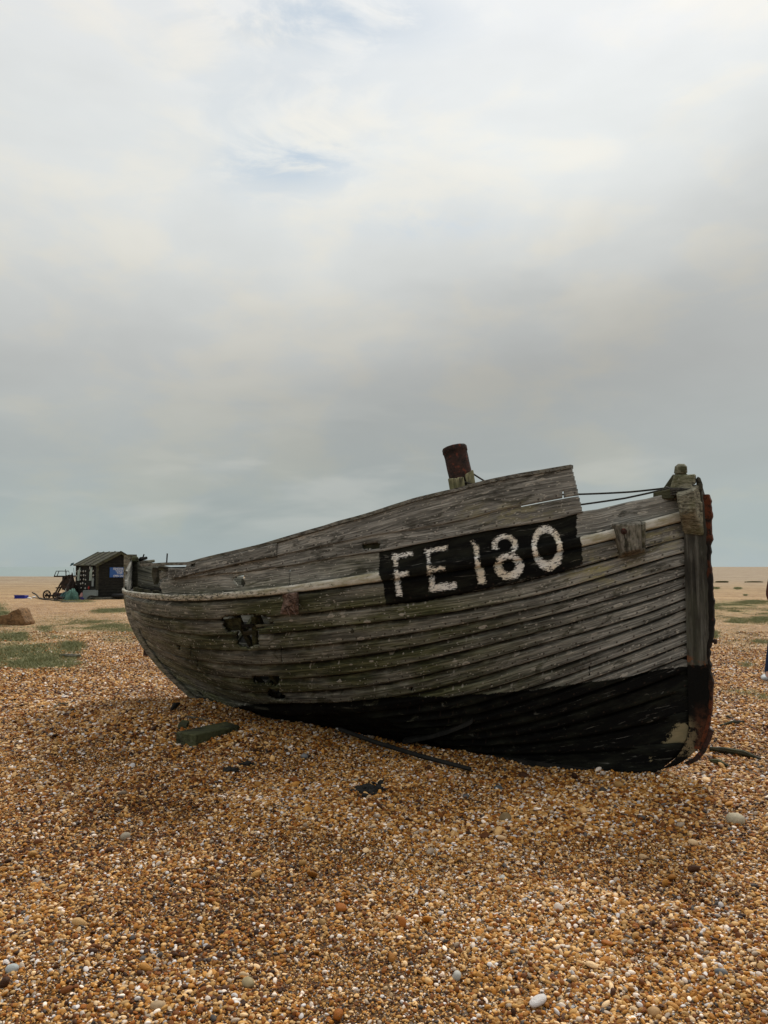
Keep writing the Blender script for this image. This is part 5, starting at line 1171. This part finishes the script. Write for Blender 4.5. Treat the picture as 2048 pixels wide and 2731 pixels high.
def debris(name, px, py, w_, h_, n_, mat, label, cat, seed):
    r_ = np.random.default_rng(seed); mb = MB()
    for k in range(n_):
        p0 = gpt(px+r_.normal()*w_*.24, py+r_.normal()*h_*.22)+ZU*r_.uniform(.008, .022); q_ = r_.uniform(.010, .028)
        mb.blob(p0, q_, 1, .7, (r_.uniform(.8, 2.), r_.uniform(.6, 1.), r_.uniform(.4, .9)), Matrix.Rotation(r_.uniform(0, 3), 3, 'Z'), seed*100+k)
    for k in range(3):
        p0 = gpt(px+r_.normal()*w_*.35, py+r_.normal()*h_*.3)+ZU*.01; d = Vector((r_.normal(), r_.normal()*.5, .1)).normalized()*.04
        mb.tube([p0-d, p0+ZU*.006, p0+d], [.003, .006, .002], 5)
    return tag(mb.build(name, mat, None), label, cat)
debris('seaweed', 620, 2058, 34, 12, 16, M['tar'], 'dark dried seaweed lying below the mossy timber wedge', 'seaweed', 1)
debris('seaweed', 658, 2041, 30, 6, 12, M['tar'], 'dark dried seaweed strip to the right of the other piece', 'seaweed', 2)
debris('charred_wood', 985, 2108, 60, 26, 46, M['tar'], 'black charred clump in the foreground below the boat', 'charred wood', 3)
stick('plank', [(1893, 2004, .01), (1935, 2012, .02), (1985, 2020, .02), (2028, 2029, .0)], [.018, .026, .024, .012], M['dark_timber'], 'long dark plank half buried right of the bow', 'plank')
stick('driftwood', [(1893, 2033, .0), (1918, 2042, .012), (1946, 2050, .0)], [.014, .026, .008], M['green_timber'], 'short mossy plank just below the long dark one', 'driftwood')
stick('driftwood', [(1918, 1939, .0), (1950, 1934, .015), (1984, 1931, .01)], [.006, .016, .012], M['dark_timber'], 'thin dark stick on the shingle right of the bow', 'driftwood')
stick('driftwood', [(2000, 1913, .0), (2040, 1919, .0)], [.004, .006], M['dark_timber'], 'faint thin twig at the right edge of the beach', 'driftwood')
stick('driftwood', [(160, 1752, .02), (190, 1756, .03), (215, 1754, .02)], [.02, .04, .02], M['timber'], 'grey driftwood lying in front of the tall turf tuft', 'driftwood')
# larger stones lying on top of the shingle, each one its own
def stone(px, py, wpx, c, label, seed, sq=.65):
    g_ = gpt(px, py); r_ = wpx*g_.length/F/2; mb = MB(); mb.blob(g_+ZU*r_*.35, r_, 3, .25, (1, .8, sq), Matrix.Rotation(seed*1.3, 3, 'Z'), seed)
    m = mottled('stone_%d' % seed, tuple(x*.75 for x in c), c, 30, .7, 90, .3, .003); return tag(mb.build('stone', m, None, smooth=True), label, 'stone', None)
for k_, (px, py, w_, c, lb) in enumerate(((812, 2021, 20, (.19, .19, .19), 'smooth slate-grey stone in the gravel below midships'), (1206, 2079, 20, (.50, .20, .06), 'bright orange stone just below the end of the iron bar'), (1148, 2074, 22, (.42, .20, .09), 'orange-brown stone under the iron bar'),
        (952, 2084, 14, (.33, .34, .29), 'pale green-grey stone beside the charred clump'), (1244, 2128, 19, (.10, .10, .10), 'dark grey stone right of the charred clump'), (1650, 2100, 26, (.45, .26, .09), 'brown-yellow stone below the forefoot of the boat'), (1402, 2100, 26, (.48, .24, .07), 'amber stone beneath the keel'),
        (1345, 2188, 34, (.22, .15, .07), 'long brown stone in the right foreground'), (1328, 2106, 20, (.08, .09, .09), 'blackish stone near the keel'), (1960, 2195, 44, (.42, .36, .25), 'large pale tan stone at the right edge of the foreground'),
        (30, 2590, 34, (.42, .45, .44), 'pale blue-grey stone at the lower left corner'), (335, 2235, 24, (.35, .30, .22), 'tan-grey stone in the left foreground'), (660, 2628, 40, (.34, .27, .15), 'long tan stone in the bottom foreground'), (420, 2690, 36, (.40, .28, .16), 'rounded buff stone near the bottom edge'),
        (1218, 2610, 30, (.46, .45, .40), 'whitish stone near the bottom middle'), (1745, 2705, 34, (.45, .27, .12), 'orange-tan stone at the lower right'), (1340, 2345, 22, (.52, .51, .47), 'small white stone in the middle foreground'), (1925, 2600, 30, (.14, .14, .14), 'dark grey stone at the lower right edge'))):
    stone(px, py, w_, c, lb, 200+k_)
# ================================================================== PERSON AT THE RIGHT EDGE
def skin_body(name, verts, edges, radii, mat, parent, lvl=2, rootv=0):
    me = bpy.data.meshes.new(name); me.from_pydata([tuple(v) for v in verts], edges, []); o = bpy.data.objects.new(name, me); COL.objects.link(o)
    sk = o.modifiers.new('skin', 'SKIN'); sk.use_smooth_shade = True
    for i, r_ in enumerate(radii): me.skin_vertices[0].data[i].radius = r_ if hasattr(r_, '__len__') else (r_, r_)
    for i in range(len(verts)): me.skin_vertices[0].data[i].use_root = (i == rootv)
    ss = o.modifiers.new('sub', 'SUBSURF'); ss.levels = lvl; ss.render_levels = lvl
    bpy.context.view_layer.update(); dg = bpy.context.evaluated_depsgraph_get(); m2 = bpy.data.meshes.new_from_object(o.evaluated_get(dg)); bpy.data.objects.remove(o)
    m2.name = name; m2.materials.clear(); return link_mesh(name, m2, mat, parent, smooth=True)
foot = gpt(2052, 1817); Dp = foot.y; pc = Vector((foot.x+.36, foot.y+.15, foot.z))
person = root('person', 'person in a brown jacket and blue jeans stepping into view at the right edge', 'person', pc[:])
def pp(x, y, z): return pc+Vector((x, y, z))
skinm = mat_flat('skin', (.45, .27, .19)); jk = mat_flat('brown_jacket', (.085, .026, .016), .85); jn = mat_flat('blue_denim', (.012, .03, .075), .9); sh = mat_flat('white_canvas_shoe', (.55, .57, .58)); hr = mat_flat('dark_brown_hair', (.05, .025, .015)); bgm = mat_flat('black_glove', (.01, .01, .012))
body_v = [pp(0, 0, .93), pp(0, 0, 1.10), pp(0, 0, 1.28), pp(0, 0, 1.42), pp(0, -.01, 1.50), pp(0, -.02, 1.58), pp(0, -.02, 1.66),
          pp(-.17, 0, 1.40), pp(-.235, .02, 1.12), pp(-.20, -.12, .90), pp(.17, 0, 1.40), pp(.25, .02, 1.13), pp(.23, -.10, .90),
          pp(-.09, 0, .88), pp(-.24, -.05, .50), pp(-.345, -.10, .10), pp(.09, 0, .88), pp(.13, .05, .49), pp(.16, .22, .12), pp(-.41, -.22, .04), pp(.16, .10, .04)]
body_e = [(0, 1), (1, 2), (2, 3), (3, 4), (4, 5), (5, 6), (3, 7), (7, 8), (8, 9), (3, 10), (10, 11), (11, 12), (0, 13), (13, 14), (14, 15), (0, 16), (16, 17), (17, 18), (15, 19), (18, 20)]
body_r = [(.14, .11), (.13, .10), (.15, .11), (.13, .10), .055, (.075, .09), (.07, .085), .06, .042, .03, .06, .042, .03, .085, .06, .042, .085, .06, .042, .035, .035]
skin_body('body', body_v, body_e, body_r, skinm, person)
ja = [0, 1, 2, 3, 7, 8, 9, 10, 11, 12]; jv = [body_v[i] for i in ja]; jr = [(.165, .13), (.16, .125), (.18, .135), (.15, .12), .08, .062, .046, .08, .062, .046]
skin_body('jacket', jv, [(0, 1), (1, 2), (2, 3), (3, 4), (4, 5), (5, 6), (3, 7), (7, 8), (8, 9)], jr, jk, person)
ta_ = [0, 13, 14, 15, 16, 17, 18]; tv = [body_v[i]-ZU*(.02 if i == 0 else (.035 if i in (15, 18) else 0)) for i in ta_]; skin_body('jeans', tv, [(0, 1), (1, 2), (2, 3), (0, 4), (4, 5), (5, 6)], [(.15, .12), .10, .076, .062, .10, .076, .062], jn, person)
for s_, i0, i1 in ((0, 15, 19), (1, 18, 20)):
    a = body_v[i0]; b_ = body_v[i1]; an = Vector((a.x, a.y, a.z-.01)); skin_body('shoe', [an-ZU*.03, Vector((b_.x, b_.y+.12, b_.z+.01)), Vector((b_.x-.02, b_.y-.0, b_.z-.0))], [(0, 1), (1, 2)], [(.055, .05), (.06, .035), (.05, .030)], sh, person)
for s_, w_i in ((-1, 9), (1, 12)):   # hands: palm, four fingers and a thumb
    w0 = body_v[w_i]; V_ = [w0, w0+Vector((0, -.03, -.06))]; E_ = [(0, 1)]; R_ = [.024, (.034, .016)]
    for k in range(4):
        b0 = w0+Vector((s_*0.+(k-1.5)*.018, -.045, -.09)); L_ = (.07, .08, .075, .058)[k]; V_ += [b0, b0+Vector((0, -.012, -L_*.5)), b0+Vector((0, .004, -L_))]; n0 = len(V_)-3; E_ += [(1, n0), (n0, n0+1), (n0+1, n0+2)]; R_ += [.010, .009, .007]
    V_ += [w0+Vector((-s_*.03, -.05, -.05)), w0+Vector((-s_*.04, -.07, -.09))]; E_ += [(1, len(V_)-2), (len(V_)-2, len(V_)-1)]; R_ += [.010, .008]
    skin_body('hand', V_, E_, R_, skinm, person, 1)
mb = MB(); hc = pp(0, -.01, 1.64); mb.blob(hc+Vector((0, .02, .03)), .115, 3, .05, (.9, 1.05, 1.05)); mb.blob(hc+Vector((0, .06, -.09)), .10, 3, .1, (.95, .7, 1.3)); mb.build('hair', hr, person, smooth=True)
mb = MB()
for sx in (-1, 1): mb.blob(hc+Vector((sx*.033, -.098, -.01)), .012, 2, 0)
mb.build('eyes', mat_flat('eye_white', (.6, .6, .6)), person, smooth=True)
mb = MB(); mb.hexa([hc+Vector((-.012, -.09, .0)), hc+Vector((.012, -.09, .0)), hc+Vector((.018, -.10, -.045)), hc+Vector((-.018, -.10, -.045))], [hc+Vector((-.004, -.105, .0)), hc+Vector((.004, -.105, .0)), hc+Vector((.008, -.13, -.042)), hc+Vector((-.008, -.13, -.042))]); mb.tube([hc+Vector((-.025, -.10, -.07)), hc+Vector((0, -.108, -.072)), hc+Vector((.025, -.10, -.07))], .006, 6); mb.build('face_features', skinm, person, smooth=True)
print('objects', len(bpy.data.objects))
